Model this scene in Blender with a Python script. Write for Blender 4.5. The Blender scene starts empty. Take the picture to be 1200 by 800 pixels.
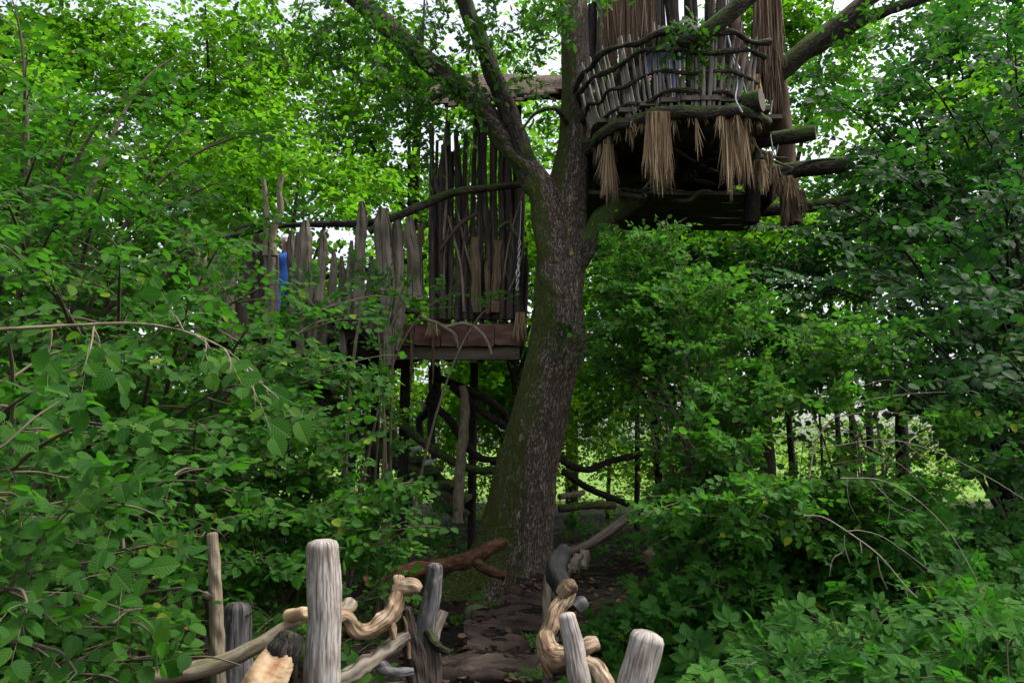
import bpy, math, random
import numpy as np
from mathutils import Vector, Matrix

R = math.radians
sc = bpy.context.scene
# ------------------------------------------------------------------ camera, sky, sun, exposure
F_PX, PITCH, EYE = 942.0, R(8.0), 1.6
cam_d = bpy.data.cameras.new('camera'); cam = bpy.data.objects.new('camera', cam_d)
sc.collection.objects.link(cam); sc.camera = cam
cam_d.sensor_width = 36.0; cam_d.lens = F_PX / 1200 * 36
cam_d.clip_start = 0.05; cam_d.clip_end = 2000
cam.location = (0, 0, EYE); cam.rotation_euler = (R(90) + PITCH, 0, 0)

SUN_EL, SUN_AZ = R(60), R(88)            # azimuth measured from +Y (the view direction) to the right
world = bpy.data.worlds.new('World'); sc.world = world; world.use_nodes = True
wn = world.node_tree.nodes; wl = world.node_tree.links
bg = wn['Background']
sky = wn.new('ShaderNodeTexSky'); sky.sky_type = 'NISHITA'; sky.sun_disc = False
sky.sun_elevation = SUN_EL; sky.sun_rotation = SUN_AZ
sky.air_density = 1.0; sky.dust_density = 4.0; sky.ozone_density = 1.0
hs = wn.new('ShaderNodeHueSaturation'); hs.inputs['Saturation'].default_value = 0.32
wl.new(sky.outputs[0], hs.inputs['Color']); wl.new(hs.outputs[0], bg.inputs['Color'])
bg.inputs['Strength'].default_value = 0.15

sun_d = bpy.data.lights.new('sun', 'SUN'); sun_d.energy = 1.5; sun_d.angle = R(12); sun_d.color = (1, .95, .86)
sun = bpy.data.objects.new('sun', sun_d); sc.collection.objects.link(sun)
sdir = Vector((math.sin(SUN_AZ) * math.cos(SUN_EL), math.cos(SUN_AZ) * math.cos(SUN_EL), math.sin(SUN_EL)))
sun.rotation_euler = (-sdir).to_track_quat('-Z', 'Y').to_euler(); sun.location = (-6, 10, 30)

sc.view_settings.view_transform = 'Standard'; sc.view_settings.look = 'None'
sc.view_settings.exposure = 1.25; sc.view_settings.gamma = 1.0
sc.render.engine = 'CYCLES'
sc.cycles.max_bounces = 8; sc.cycles.diffuse_bounces = 5; sc.cycles.glossy_bounces = 3
sc.cycles.transmission_bounces = 5; sc.cycles.transparent_max_bounces = 4
sc.cycles.sample_clamp_indirect = 6.0
sc.cycles.use_denoising = True
try:
    sc.cycles.denoiser = 'OPENIMAGEDENOISE'; sc.cycles.denoising_input_passes = 'RGB_ALBEDO_NORMAL'
except Exception: pass

# ------------------------------------------------------------------ helpers
COL = sc.collection
CP, SP = math.cos(PITCH), math.sin(PITCH)
def P(px, py, d):
    """point on the ground-plan depth d (metres from the viewer) seen in direction px,py of the 1200x800 view"""
    u = (px - 600) / F_PX; v = (400 - py) / F_PX
    dy = CP - v * SP; dz = SP + v * CP
    return np.array([u / dy * d, d, EYE + dz / dy * d])
def proj(A):
    A = np.asarray(A); y = A[..., 1]; z = A[..., 2] - EYE
    f = y * CP + z * SP; u = -y * SP + z * CP
    f = np.maximum(f, 1e-3)
    return 600 + A[..., 0] / f * F_PX, 400 - u / f * F_PX, f
def pxm(d): return d / F_PX                # metres per pixel at depth d

def unit(a): return a / np.maximum(np.linalg.norm(a, axis=-1, keepdims=True), 1e-9)

def _h(ix, iy, iz):
    n = (ix.astype(np.int64) * 374761393 + iy.astype(np.int64) * 668265263 + iz.astype(np.int64) * 2147483647) & 0x7fffffff
    n = ((n ^ (n >> 13)) * 1274126177) & 0x7fffffff
    return ((n ^ (n >> 16)) & 0xffff) / 65535.0
def vnoise(A):
    A = np.asarray(A, float); i = np.floor(A); f = A - i; f = f * f * (3 - 2 * f); i = i.astype(np.int64)
    x, y, z = i[..., 0], i[..., 1], i[..., 2]; fx, fy, fz = f[..., 0], f[..., 1], f[..., 2]
    def l(a, b, t): return a + (b - a) * t
    return l(l(l(_h(x, y, z), _h(x + 1, y, z), fx), l(_h(x, y + 1, z), _h(x + 1, y + 1, z), fx), fy),
             l(l(_h(x, y, z + 1), _h(x + 1, y, z + 1), fx), l(_h(x, y + 1, z + 1), _h(x + 1, y + 1, z + 1), fx), fy), fz)

def smooth_path(pts, rad, n):
    pts = np.asarray(pts, float); rad = np.broadcast_to(np.asarray(rad, float), (len(pts),)).copy()
    if len(pts) < 3:
        t = np.linspace(0, 1, n)[:, None]
        return pts[0] + (pts[-1] - pts[0]) * t, rad[0] + (rad[-1] - rad[0]) * t[:, 0]
    p = np.vstack([2 * pts[0] - pts[1], pts, 2 * pts[-1] - pts[-2]])
    m = len(pts) - 1; tt = np.linspace(0, m - 1e-6, n); k = tt.astype(int); t = (tt - k)[:, None]
    p0, p1, p2, p3 = p[k], p[k + 1], p[k + 2], p[k + 3]
    q = 0.5 * (2 * p1 + (p2 - p0) * t + (2 * p0 - 5 * p1 + 4 * p2 - p3) * t ** 2 + (3 * p1 - p0 - 3 * p2 + p3) * t ** 3)
    return q, np.interp(tt, np.arange(m + 1), rad)

class MB:
    """collects faces; build() links them as ONE mesh object"""
    def __init__(s): s.V = []; s.F = []; s.U = []; s.M = []; s.n = 0; s.K = []
    def add(s, V, F, UV, mi=0, rnd=0.0):
        V = np.asarray(V, float); F = np.asarray(F, np.int64)
        s.V.append(V); s.F.append(F + s.n); s.U.append(np.asarray(UV, float).reshape(-1, 2))
        s.M.append(np.full(len(F), mi)); s.K.append(np.broadcast_to(np.asarray(rnd, float), (len(F),))); s.n += len(V)
    def build(s, name, mats, parent=None, smooth=True):
        if not isinstance(mats, (list, tuple)): mats = [mats]
        V = np.concatenate(s.V); me = bpy.data.meshes.new(name)
        lt = np.concatenate([np.full(len(f), f.shape[1]) for f in s.F]); li = np.concatenate([f.ravel() for f in s.F])
        me.vertices.add(len(V)); me.vertices.foreach_set('co', V.ravel().astype(np.float32))
        me.loops.add(len(li)); me.loops.foreach_set('vertex_index', li.astype(np.int32))
        me.polygons.add(len(lt)); ls = np.concatenate([[0], np.cumsum(lt)[:-1]])
        me.polygons.foreach_set('loop_start', ls.astype(np.int32)); me.polygons.foreach_set('loop_total', lt.astype(np.int32))
        me.polygons.foreach_set('material_index', np.concatenate(s.M).astype(np.int32))
        me.polygons.foreach_set('use_smooth', np.full(len(lt), bool(smooth)))
        uv = me.uv_layers.new(name='UVMap'); uv.data.foreach_set('uv', np.concatenate(s.U).ravel().astype(np.float32))
        a = me.attributes.new('rnd', 'FLOAT', 'FACE'); a.data.foreach_set('value', np.concatenate(s.K).astype(np.float32))
        for m in mats: me.materials.append(m)
        me.update(calc_edges=True); me.validate(verbose=False)
        o = bpy.data.objects.new(name, me); COL.objects.link(o)
        if parent: adopt(o, parent)
        return o

def adopt(o, parent):
    w = Matrix.Translation(-parent_world(parent))
    o.parent = parent; o.matrix_parent_inverse = w
ORIG = {}
def parent_world(p):
    return ORIG.get(p.name, Vector((0, 0, 0)))
def tag(o, label=None, cat=None, group=None, kind=None):
    if label: o['label'] = label
    if cat: o['category'] = cat
    if group: o['group'] = group
    if kind: o['kind'] = kind
    return o
def thing(name, loc, label, cat, group=None):
    o = bpy.data.objects.new(name, None); COL.objects.link(o); o.location = Vector(loc); o.empty_display_size = .1
    ORIG[o.name] = Vector(loc)
    return tag(o, label, cat, group)

def frames(q):
    t = unit(np.gradient(q, axis=0)); n = len(q); N = np.zeros_like(q)
    a = np.array([0, 0, 1.0]) if abs(t[0][2]) < .9 else np.array([0, 1.0, 0])
    N[0] = unit(np.cross(np.cross(t[0], a), t[0]))
    for i in range(1, n):
        v = N[i - 1] - t[i] * np.dot(N[i - 1], t[i]); N[i] = unit(v)
    return t, N, np.cross(t, N)

def tube(mb, pts, rad, seg=8, n=10, lump=.06, seed=0, cap=0, ell=1.0, mi=0, cmi=None, round_end=False, flat=0.0, fine=0.0, disp=None):
    rng = np.random.default_rng(seed); pts = np.asarray(pts, float)
    q, r = smooth_path(pts, rad, n)
    if round_end:
        t_ = unit((q[-1] - q[-2])[None])[0]; e = r[-1]
        q = np.vstack([q, q[-1] + t_ * e * .28, q[-1] + t_ * e * .42]); r = np.concatenate([r, [e * .86, e * .5]])
        n += 2
    t, N, B = frames(q)
    L = np.concatenate([[0], np.cumsum(np.linalg.norm(np.diff(q, axis=0), axis=1))])
    a = np.linspace(0, 2 * math.pi, seg, endpoint=False)
    Ag, Lg = np.meshgrid(a, L)
    k = np.ones_like(Ag); mr = max(r.mean(), 1e-4)
    for j in range(5):
        w = rng.integers(1, 4); f = rng.uniform(.5, 2.2) / (mr * 6)
        k += lump * rng.uniform(.4, 1) * np.sin(w * Ag + f * Lg * 6.28 + rng.uniform(0, 6.28)) * .6
    if fine: k += fine * (rng.random(k.shape) - .5)
    if disp is not None: k = k + disp(Ag, Lg, r[:, None])
    ca, sa = np.cos(Ag), np.sin(Ag) * ell
    rr = (r[:, None] * k)[..., None]
    V = q[:, None, :] + rr * (ca[..., None] * N[:, None, :] + sa[..., None] * B[:, None, :])
    n = len(q)
    i, j = np.meshgrid(np.arange(n - 1), np.arange(seg), indexing='ij'); j2 = (j + 1) % seg
    Fq = np.stack([i * seg + j, i * seg + j2, (i + 1) * seg + j2, (i + 1) * seg + j], -1).reshape(-1, 4)
    u0 = j / seg * 6.2832 * mr; u1 = (j + 1) / seg * 6.2832 * mr; v0 = L[i]; v1 = L[i + 1]
    UV = np.stack([np.stack([u0, v0], -1), np.stack([u1, v0], -1), np.stack([u1, v1], -1), np.stack([u0, v1], -1)], -2)
    rn = rng.random()
    mb.add(V.reshape(-1, 3), Fq, UV, mi, rn)
    for end in (0, 1):
        if end == 0 and cap == 2: continue
        ring = V[0] if end == 0 else V[-1]; c = ring.mean(0)
        VV = np.vstack([ring, c]); jj = np.arange(seg); j2 = (jj + 1) % seg
        Ft = np.stack([j2, jj, np.full(seg, seg)], -1) if end == 0 else np.stack([jj, j2, np.full(seg, seg)], -1)
        uu = np.stack([ring @ N[0], ring @ B[0]], -1); cc = np.array([c @ N[0], c @ B[0]])
        UV = np.stack([uu[Ft[:, 0]], uu[Ft[:, 1]], np.broadcast_to(cc, (seg, 2))], 1)
        mb.add(VV, Ft, UV, mi if cmi is None else cmi, rn)
    return mb
def pole(name, pts, rad, mat, parent=None, **kw):
    mb = MB(); tube(mb, pts, rad, **kw); return mb.build(name, mat, parent)

def hexa(mb, c8, mi=0, rnd=0.0):
    """box from 8 corners (bottom 4 ccw, top 4 ccw)"""
    c = np.asarray(c8, float)
    F = np.array([[3, 2, 1, 0], [4, 5, 6, 7], [0, 1, 5, 4], [1, 2, 6, 5], [2, 3, 7, 6], [3, 0, 4, 7]])
    UV = []
    for f in F:
        p = c[f]; e1 = unit((p[1] - p[0])[None])[0]; nn = np.cross(p[1] - p[0], p[3] - p[0]); e2 = unit(np.cross(nn, e1)[None])[0]
        q = np.stack([(p - p[0]) @ e1, (p - p[0]) @ e2], -1)
        if np.ptp(q[:, 0]) > np.ptp(q[:, 1]): q = q[:, ::-1]
        UV.append(q + rnd * 7)
    mb.add(c[F].reshape(-1, 3), np.arange(24).reshape(6, 4), np.array(UV), mi, rnd)
def plank(mb, a, b, w, t, up, seed=0, n=6, wob=.012, taper=1.0, mi=0):
    """board from a to b, width w across, thickness t along up, edges uneven"""
    rng = np.random.default_rng(seed); a = np.asarray(a, float); b = np.asarray(b, float)
    d = unit((b - a)[None])[0]; up = np.asarray(up, float); s = unit(np.cross(d, up)[None])[0]; up = np.cross(s, d)
    T = np.linspace(0, 1, n); Lg = np.linalg.norm(b - a)
    w0 = w * (1 + (taper - 1) * T) / 2
    l = w0 + rng.uniform(-wob, wob, n); r = w0 + rng.uniform(-wob, wob, n); h = rng.uniform(-wob, wob, n) * .6
    V = []
    for i in range(n):
        c = a + (b - a) * T[i] + up * h[i]
        V += [c - s * l[i] - up * t / 2, c + s * r[i] - up * t / 2, c + s * r[i] * .93 + up * t / 2, c - s * l[i] * .93 + up * t / 2]
    V = np.array(V); F = []; UV = []; rn = rng.random()
    ws = [0, w, w + t, 2 * w + t, 2 * w + 2 * t]
    for i in range(n - 1):
        for j in range(4):
            j2 = (j + 1) % 4
            F.append([i * 4 + j, i * 4 + j2, i * 4 + 4 + j2, i * 4 + 4 + j])
            UV.append([[ws[j], T[i] * Lg], [ws[j + 1], T[i] * Lg], [ws[j + 1], T[i + 1] * Lg], [ws[j], T[i + 1] * Lg]])
    F += [[3, 2, 1, 0], [4 * n - 4, 4 * n - 3, 4 * n - 2, 4 * n - 1]]; UV += [[[0, 0], [w, 0], [w, t], [0, t]]] * 2
    mb.add(V, F, np.array(UV, float) + rn * 5, mi, rn)
    return mb
def board(name, a, b, w, t, up, mat, parent, **kw):
    mb = MB(); plank(mb, a, b, w, t, up, **kw); return mb.build(name, mat, parent, smooth=False)

# ------------------------------------------------------------------ materials
def mat_new(name):
    m = bpy.data.materials.new(name); m.use_nodes = True; nt = m.node_tree; nt.nodes.clear()
    return m, nt, nt.nodes, nt.links
def ramp(N, stops):
    r = N.new('ShaderNodeValToRGB'); e = r.color_ramp.elements
    while len(e) < len(stops): e.new(0.5)
    for i, (p, c) in enumerate(stops): e[i].position = p; e[i].color = (*c, 1) if len(c) == 3 else c
    return r
def mathn(N, Lk, op, a, b=None, c=None):
    n = N.new('ShaderNodeMath'); n.operation = op
    for i, x in enumerate((a, b, c)):
        if x is None: continue
        if isinstance(x, (int, float)): n.inputs[i].default_value = x
        else: Lk.new(x, n.inputs[i])
    return n.outputs[0]
def mixc(N, Lk, f, a, b, mode='MIX'):
    n = N.new('ShaderNodeMix'); n.data_type = 'RGBA'; n.blend_type = mode
    for i, x in ((0, f), (6, a), (7, b)):
        if isinstance(x, (int, float)): n.inputs[i].default_value = x
        elif isinstance(x, tuple): n.inputs[i].default_value = (*x, 1)
        else: Lk.new(x, n.inputs[i])
    return n.outputs[2]

def leaf_mat(name, cols, trans, tfac=.42, rough=.42, spec=.5, veins=False):
    """cols: ramp colours picked per leaf; trans: colour of light let through"""
    m, nt, N, Lk = mat_new(name)
    at = N.new('ShaderNodeAttribute'); at.attribute_name = 'rnd'
    oi = N.new('ShaderNodeObjectInfo')
    ps = N.new('ShaderNodeTexCoord')
    k = mathn(N, Lk, 'FRACT', mathn(N, Lk, 'ADD', at.outputs['Fac'], mathn(N, Lk, 'MULTIPLY', oi.outputs['Random'], .97)))
    r = ramp(N, [(.965 * i / (len(cols) - 1), c) for i, c in enumerate(cols)] + [(.985, tuple(min(1, c * m_) for c, m_ in zip(cols[2], (4.2, 1.9, 1.2))))]); Lk.new(k, r.inputs[0])
    col = r.outputs[0]
    no = N.new('ShaderNodeTexNoise'); no.inputs['Scale'].default_value = 1.6; Lk.new(ps.outputs['Object'], no.inputs['Vector'])
    bump = None
    if veins:
        uv = N.new('ShaderNodeUVMap'); sx = N.new('ShaderNodeSeparateXYZ'); Lk.new(uv.outputs[0], sx.inputs[0])
        au = mathn(N, Lk, 'ABSOLUTE', sx.outputs[0])
        q = mathn(N, Lk, 'SUBTRACT', sx.outputs[1], mathn(N, Lk, 'MULTIPLY', au, .75))
        w = mathn(N, Lk, 'ABSOLUTE', mathn(N, Lk, 'SINE', mathn(N, Lk, 'MULTIPLY', q, 23.0)))
        side = mathn(N, Lk, 'POWER', w, 8.0)       # raised between, creased at the veins
        mid = N.new('ShaderNodeMapRange'); mid.inputs[1].default_value = 0; mid.inputs[2].default_value = .03
        Lk.new(au, mid.inputs[0])
        h = mathn(N, Lk, 'MULTIPLY', mathn(N, Lk, 'SUBTRACT', 1.0, mathn(N, Lk, 'MULTIPLY', side, .6)), mid.outputs[0])
        b = N.new('ShaderNodeBump'); b.inputs['Strength'].default_value = .5; b.inputs['Distance'].default_value = .004
        Lk.new(h, b.inputs['Height']); bump = b.outputs[0]
        vc = mathn(N, Lk, 'SUBTRACT', 1.0, h)
        col = mixc(N, Lk, mathn(N, Lk, 'MULTIPLY', vc, .3), col, (.16, .26, .07))
        n2 = N.new('ShaderNodeTexNoise'); n2.inputs['Scale'].default_value = 9; Lk.new(uv.outputs[0], n2.inputs['Vector'])
    pb = N.new('ShaderNodeBsdfPrincipled'); Lk.new(col, pb.inputs['Base Color'])
    pb.inputs['Roughness'].default_value = rough; pb.inputs['Specular IOR Level'].default_value = spec
    tr = N.new('ShaderNodeBsdfTranslucent')
    Lk.new(mixc(N, Lk, .75, col, trans), tr.inputs['Color'])
    if bump: Lk.new(bump, pb.inputs['Normal'])
    mx = N.new('ShaderNodeMixShader'); mx.inputs[0].default_value = tfac
    Lk.new(pb.outputs[0], mx.inputs[1]); Lk.new(tr.outputs[0], mx.inputs[2])
    o = N.new('ShaderNodeOutputMaterial'); Lk.new(mx.outputs[0], o.inputs[0])
    return m

def wood_mat(name, cols, su=30, sv=2.2, rough=.85, bump=.6, dist=.01, moss=0.0, mosscol=(.045, .075, .012), moss_up=.3, furrow=0.0, fcol=(.02, .016, .012), side=None, lichen=0.0, cracks=0.0, stain=0.0, stcol=(.12, .085, .06)):
    """streaky wood or bark running along the UV v axis; moss grows where the surface faces up (or to `side`)"""
    m, nt, N, Lk = mat_new(name)
    uv = N.new('ShaderNodeUVMap'); at = N.new('ShaderNodeAttribute'); at.attribute_name = 'rnd'
    mp = N.new('ShaderNodeMapping'); Lk.new(uv.outputs[0], mp.inputs[0]); mp.inputs['Scale'].default_value = (su, sv, 1)
    cb = N.new('ShaderNodeCombineXYZ'); Lk.new(mathn(N, Lk, 'MULTIPLY', at.outputs['Fac'], 37.0), cb.inputs[0]); Lk.new(mathn(N, Lk, 'MULTIPLY', at.outputs['Fac'], 11.0), cb.inputs[1])
    Lk.new(cb.outputs[0], mp.inputs[1])
    n1 = N.new('ShaderNodeTexNoise'); n1.inputs['Scale'].default_value = 1; n1.inputs['Detail'].default_value = 6; n1.inputs['Distortion'].default_value = .35
    Lk.new(mp.outputs[0], n1.inputs['Vector'])
    tc = N.new('ShaderNodeTexCoord')
    n2 = N.new('ShaderNodeTexNoise'); n2.inputs['Scale'].default_value = 4.5; n2.inputs['Detail'].default_value = 4; Lk.new(tc.outputs['Object'], n2.inputs['Vector'])
    f = mathn(N, Lk, 'ADD', mathn(N, Lk, 'MULTIPLY', n1.outputs[0], .75), mathn(N, Lk, 'MULTIPLY', n2.outputs[0], .25))
    r = ramp(N, [(.3 + .4 * i / (len(cols) - 1), c) for i, c in enumerate(cols)]); Lk.new(f, r.inputs[0])
    col = r.outputs[0]; h = n1.outputs[0]
    if cracks:
        mp3 = N.new('ShaderNodeMapping'); Lk.new(uv.outputs[0], mp3.inputs[0]); mp3.inputs['Scale'].default_value = (su * 1.4, sv * .45, 1)
        n5 = N.new('ShaderNodeTexNoise'); n5.inputs['Scale'].default_value = 1; n5.inputs['Detail'].default_value = 2; n5.inputs['Distortion'].default_value = .6
        Lk.new(mp3.outputs[0], n5.inputs['Vector'])
        cr = N.new('ShaderNodeMapRange'); cr.inputs[1].default_value = .36; cr.inputs[2].default_value = .42; Lk.new(n5.outputs[0], cr.inputs[0])
        col = mixc(N, Lk, mathn(N, Lk, 'MULTIPLY', mathn(N, Lk, 'SUBTRACT', 1.0, cr.outputs[0]), cracks), col, fcol)
        h = mathn(N, Lk, 'ADD', mathn(N, Lk, 'MULTIPLY', h, .6), cr.outputs[0])
    if furrow:
        def ridges(k, asp, rot):
            q = N.new('ShaderNodeMapping'); Lk.new(uv.outputs[0], q.inputs[0]); q.inputs['Scale'].default_value = (k, k * asp, 1); q.inputs['Rotation'].default_value = (0, 0, rot)
            z = N.new('ShaderNodeTexNoise'); z.inputs['Scale'].default_value = 1; z.inputs['Detail'].default_value = 3; z.inputs['Distortion'].default_value = .9; Lk.new(q.outputs[0], z.inputs['Vector'])
            return mathn(N, Lk, 'ABSOLUTE', mathn(N, Lk, 'SUBTRACT', z.outputs[0], .5))
        rd = mathn(N, Lk, 'MINIMUM', ridges(furrow, .2, .10), mathn(N, Lk, 'MULTIPLY', ridges(furrow * .8, .34, -.25), 1.3))
        mr = N.new('ShaderNodeMapRange'); mr.inputs[1].default_value = 0; mr.inputs[2].default_value = .075; Lk.new(rd, mr.inputs[0])
        col = mixc(N, Lk, mr.outputs[0], fcol, col)
        h = mathn(N, Lk, 'ADD', mathn(N, Lk, 'MULTIPLY', mr.outputs[0], 1.0), mathn(N, Lk, 'MULTIPLY', n1.outputs[0], .35))
    rg = rough
    if moss:
        ge = N.new('ShaderNodeNewGeometry'); dp = N.new('ShaderNodeVectorMath'); dp.operation = 'DOT_PRODUCT'
        Lk.new(ge.outputs['Normal'], dp.inputs[0]); dp.inputs[1].default_value = side or (0, 0, 1)
        n3 = N.new('ShaderNodeTexNoise'); n3.inputs['Scale'].default_value = 2.3; n3.inputs['Detail'].default_value = 7; Lk.new(tc.outputs['Object'], n3.inputs['Vector'])
        s = mathn(N, Lk, 'ADD', mathn(N, Lk, 'MULTIPLY', dp.outputs['Value'], moss_up), mathn(N, Lk, 'MULTIPLY_ADD', n3.outputs[0], 1.7, -.85 + (moss - .5)))
        ms = N.new('ShaderNodeMapRange'); ms.inputs[1].default_value = -.1; ms.inputs[2].default_value = .22; Lk.new(s, ms.inputs[0])
        n4 = N.new('ShaderNodeTexNoise'); n4.inputs['Scale'].default_value = 60; n4.inputs['Detail'].default_value = 3; Lk.new(tc.outputs['Object'], n4.inputs['Vector'])
        mc = mixc(N, Lk, n4.outputs[0], tuple(c * .45 for c in mosscol), tuple(min(1, c * 1.7) for c in mosscol))
        col = mixc(N, Lk, mathn(N, Lk, 'MULTIPLY', ms.outputs[0], .9), col, mc)
        h = mathn(N, Lk, 'ADD', h, mathn(N, Lk, 'MULTIPLY', mathn(N, Lk, 'MULTIPLY', ms.outputs[0], n4.outputs[0]), .8))
    if stain:
        n7 = N.new('ShaderNodeTexNoise'); n7.inputs['Scale'].default_value = 7; n7.inputs['Detail'].default_value = 5; Lk.new(tc.outputs['Object'], n7.inputs['Vector'])
        sr = N.new('ShaderNodeMapRange'); sr.inputs[1].default_value = .46; sr.inputs[2].default_value = .66; Lk.new(n7.outputs[0], sr.inputs[0])
        col = mixc(N, Lk, mathn(N, Lk, 'MULTIPLY', sr.outputs[0], stain), col, stcol)
    if lichen:
        n6 = N.new('ShaderNodeTexNoise'); n6.inputs['Scale'].default_value = 14; n6.inputs['Detail'].default_value = 5; Lk.new(tc.outputs['Object'], n6.inputs['Vector'])
        lr = N.new('ShaderNodeMapRange'); lr.inputs[1].default_value = .6; lr.inputs[2].default_value = .66; Lk.new(n6.outputs[0], lr.inputs[0])
        col = mixc(N, Lk, mathn(N, Lk, 'MULTIPLY', lr.outputs[0], lichen), col, (.33, .36, .29))
    pb = N.new('ShaderNodeBsdfPrincipled'); Lk.new(col, pb.inputs['Base Color']); pb.inputs['Roughness'].default_value = rg; pb.inputs['Specular IOR Level'].default_value = .25
    b = N.new('ShaderNodeBump'); b.inputs['Strength'].default_value = bump; b.inputs['Distance'].default_value = dist; Lk.new(h, b.inputs['Height']); Lk.new(b.outputs[0], pb.inputs['Normal'])
    o = N.new('ShaderNodeOutputMaterial'); Lk.new(pb.outputs[0], o.inputs[0])
    return m
def plain_mat(name, c1, c2, scale=20, rough=.8, metal=0, bump=.3):
    m, nt, N, Lk = mat_new(name)
    tc = N.new('ShaderNodeTexCoord'); n = N.new('ShaderNodeTexNoise'); n.inputs['Scale'].default_value = scale; n.inputs['Detail'].default_value = 5; Lk.new(tc.outputs['Object'], n.inputs['Vector'])
    pb = N.new('ShaderNodeBsdfPrincipled'); Lk.new(mixc(N, Lk, n.outputs[0], c1, c2), pb.inputs['Base Color'])
    pb.inputs['Roughness'].default_value = rough; pb.inputs['Metallic'].default_value = metal
    b = N.new('ShaderNodeBump'); b.inputs['Strength'].default_value = bump; b.inputs['Distance'].default_value = .01; Lk.new(n.outputs[0], b.inputs['Height']); Lk.new(b.outputs[0], pb.inputs['Normal'])
    o = N.new('ShaderNodeOutputMaterial'); Lk.new(pb.outputs[0], o.inputs[0]); return m
def fringe_mat(name, cols):
    m, nt, N, Lk = mat_new(name)
    at = N.new('ShaderNodeAttribute'); at.attribute_name = 'rnd'
    r = ramp(N, [(i / (len(cols) - 1), c) for i, c in enumerate(cols)]); Lk.new(at.outputs['Fac'], r.inputs[0])
    pb = N.new('ShaderNodeBsdfPrincipled'); Lk.new(r.outputs[0], pb.inputs['Base Color']); pb.inputs['Roughness'].default_value = .7; pb.inputs['Specular IOR Level'].default_value = .2
    o = N.new('ShaderNodeOutputMaterial'); Lk.new(pb.outputs[0], o.inputs[0]); return m

M = {}
M['hazel'] = leaf_mat('hazel_leaf', [(0.0125, 0.0592, 0.0093), (0.0234, 0.095, 0.0109), (0.0405, 0.1285, 0.0132), (0.0186, 0.0779, 0.014), (0.056, 0.1441, 0.014)], (0.0685, 0.2903, 0.0113), .44, .55, .10, veins=True)
M['linden'] = leaf_mat('linden_leaf', [(0.0066, 0.0383, 0.0106), (0.0119, 0.0581, 0.0132), (0.0211, 0.0766, 0.0145), (0.0099, 0.0488, 0.0132)], (0.0396, 0.1872, 0.013), .40, .5, .16, veins=True)
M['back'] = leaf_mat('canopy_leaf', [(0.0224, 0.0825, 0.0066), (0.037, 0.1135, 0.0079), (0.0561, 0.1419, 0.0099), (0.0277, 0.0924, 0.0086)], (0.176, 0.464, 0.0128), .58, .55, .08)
M['oakleaf'] = leaf_mat('oak_leaf', [(0.0119, 0.0436, 0.0092), (0.0198, 0.0627, 0.0106), (0.0304, 0.0825, 0.0119), (0.0145, 0.0515, 0.0106)], (0.072, 0.2376, 0.013), .45, .55, .18)
M['bush'] = leaf_mat('small_bush_leaf', [(0.0218, 0.0857, 0.014), (0.0374, 0.1231, 0.0186), (0.0623, 0.1597, 0.0218), (0.0312, 0.1028, 0.0186)], (0.0968, 0.3226, 0.0161), .42, .55, .10)
M['creeper'] = leaf_mat('creeper_leaf', [(0.0156, 0.0716, 0.0125), (0.0264, 0.1075, 0.0156), (0.0514, 0.1597, 0.0171), (0.0218, 0.0919, 0.0156)], (0.0645, 0.3064, 0.0129), .40, .55, .10, veins=True)
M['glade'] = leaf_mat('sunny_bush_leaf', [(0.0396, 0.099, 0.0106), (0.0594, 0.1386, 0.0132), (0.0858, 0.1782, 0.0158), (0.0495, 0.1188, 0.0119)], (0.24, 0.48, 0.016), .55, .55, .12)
M['dryleaf'] = leaf_mat('dry_leaf', [(.022, .013, .009), (.045, .026, .015), (.085, .052, .030), (.032, .019, .012)], (.10, .05, .02), .15, .7, .2)
M['yellow'] = leaf_mat('yellow_leaf', [(.35, .30, .03), (.42, .36, .06), (.30, .34, .05)], (.5, .45, .05), .4, .45, .4)

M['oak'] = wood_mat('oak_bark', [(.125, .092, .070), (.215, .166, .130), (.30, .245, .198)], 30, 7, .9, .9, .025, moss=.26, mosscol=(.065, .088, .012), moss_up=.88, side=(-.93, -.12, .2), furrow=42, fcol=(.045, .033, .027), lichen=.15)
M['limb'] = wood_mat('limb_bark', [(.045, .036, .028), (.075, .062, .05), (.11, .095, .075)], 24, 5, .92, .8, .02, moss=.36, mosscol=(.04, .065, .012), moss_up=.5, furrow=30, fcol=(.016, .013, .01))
M['dark'] = wood_mat('dark_bark', [(0.0224, 0.0176, 0.0144), (0.036, 0.0296, 0.024), (0.056, 0.0464, 0.0368)], 20, 4, .92, .7, .015, moss=.2, moss_up=.25, furrow=24, fcol=(.012, .01, .008))
M['twig'] = wood_mat('twig_bark', [(.06, .045, .03), (.10, .08, .055), (.15, .125, .09)], 40, 8, .85, .3, .004)
M['dead'] = wood_mat('dead_twig', [(.13, .105, .075), (.22, .185, .14), (.32, .28, .22)], 40, 8, .85, .3, .004)
M['grey'] = wood_mat('weathered_grey_wood', [(0.1118, 0.086, 0.0731), (0.2924, 0.2537, 0.2236), (0.4042, 0.3698, 0.344), (0.516, 0.4902, 0.4687)], 85, 9, .85, .9, .008, fcol=(.09, .065, .052), cracks=.6, stain=.55)
M['greyd'] = wood_mat('weathered_dark_post', [(.045, .042, .042), (.10, .095, .095), (.20, .19, .185)], 34, 5, .85, .8, .01, fcol=(.02, .018, .016), cracks=.7, lichen=.35)
M['slab'] = wood_mat('grey_split_wood', [(0.0432, 0.0346, 0.0259), (0.108, 0.09, 0.0684), (0.1944, 0.1656, 0.1296), (0.2592, 0.2268, 0.1836)], 38, 2.2, .88, .9, .012, fcol=(.025, .02, .016), cracks=.9, moss=.06, moss_up=.2)
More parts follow.
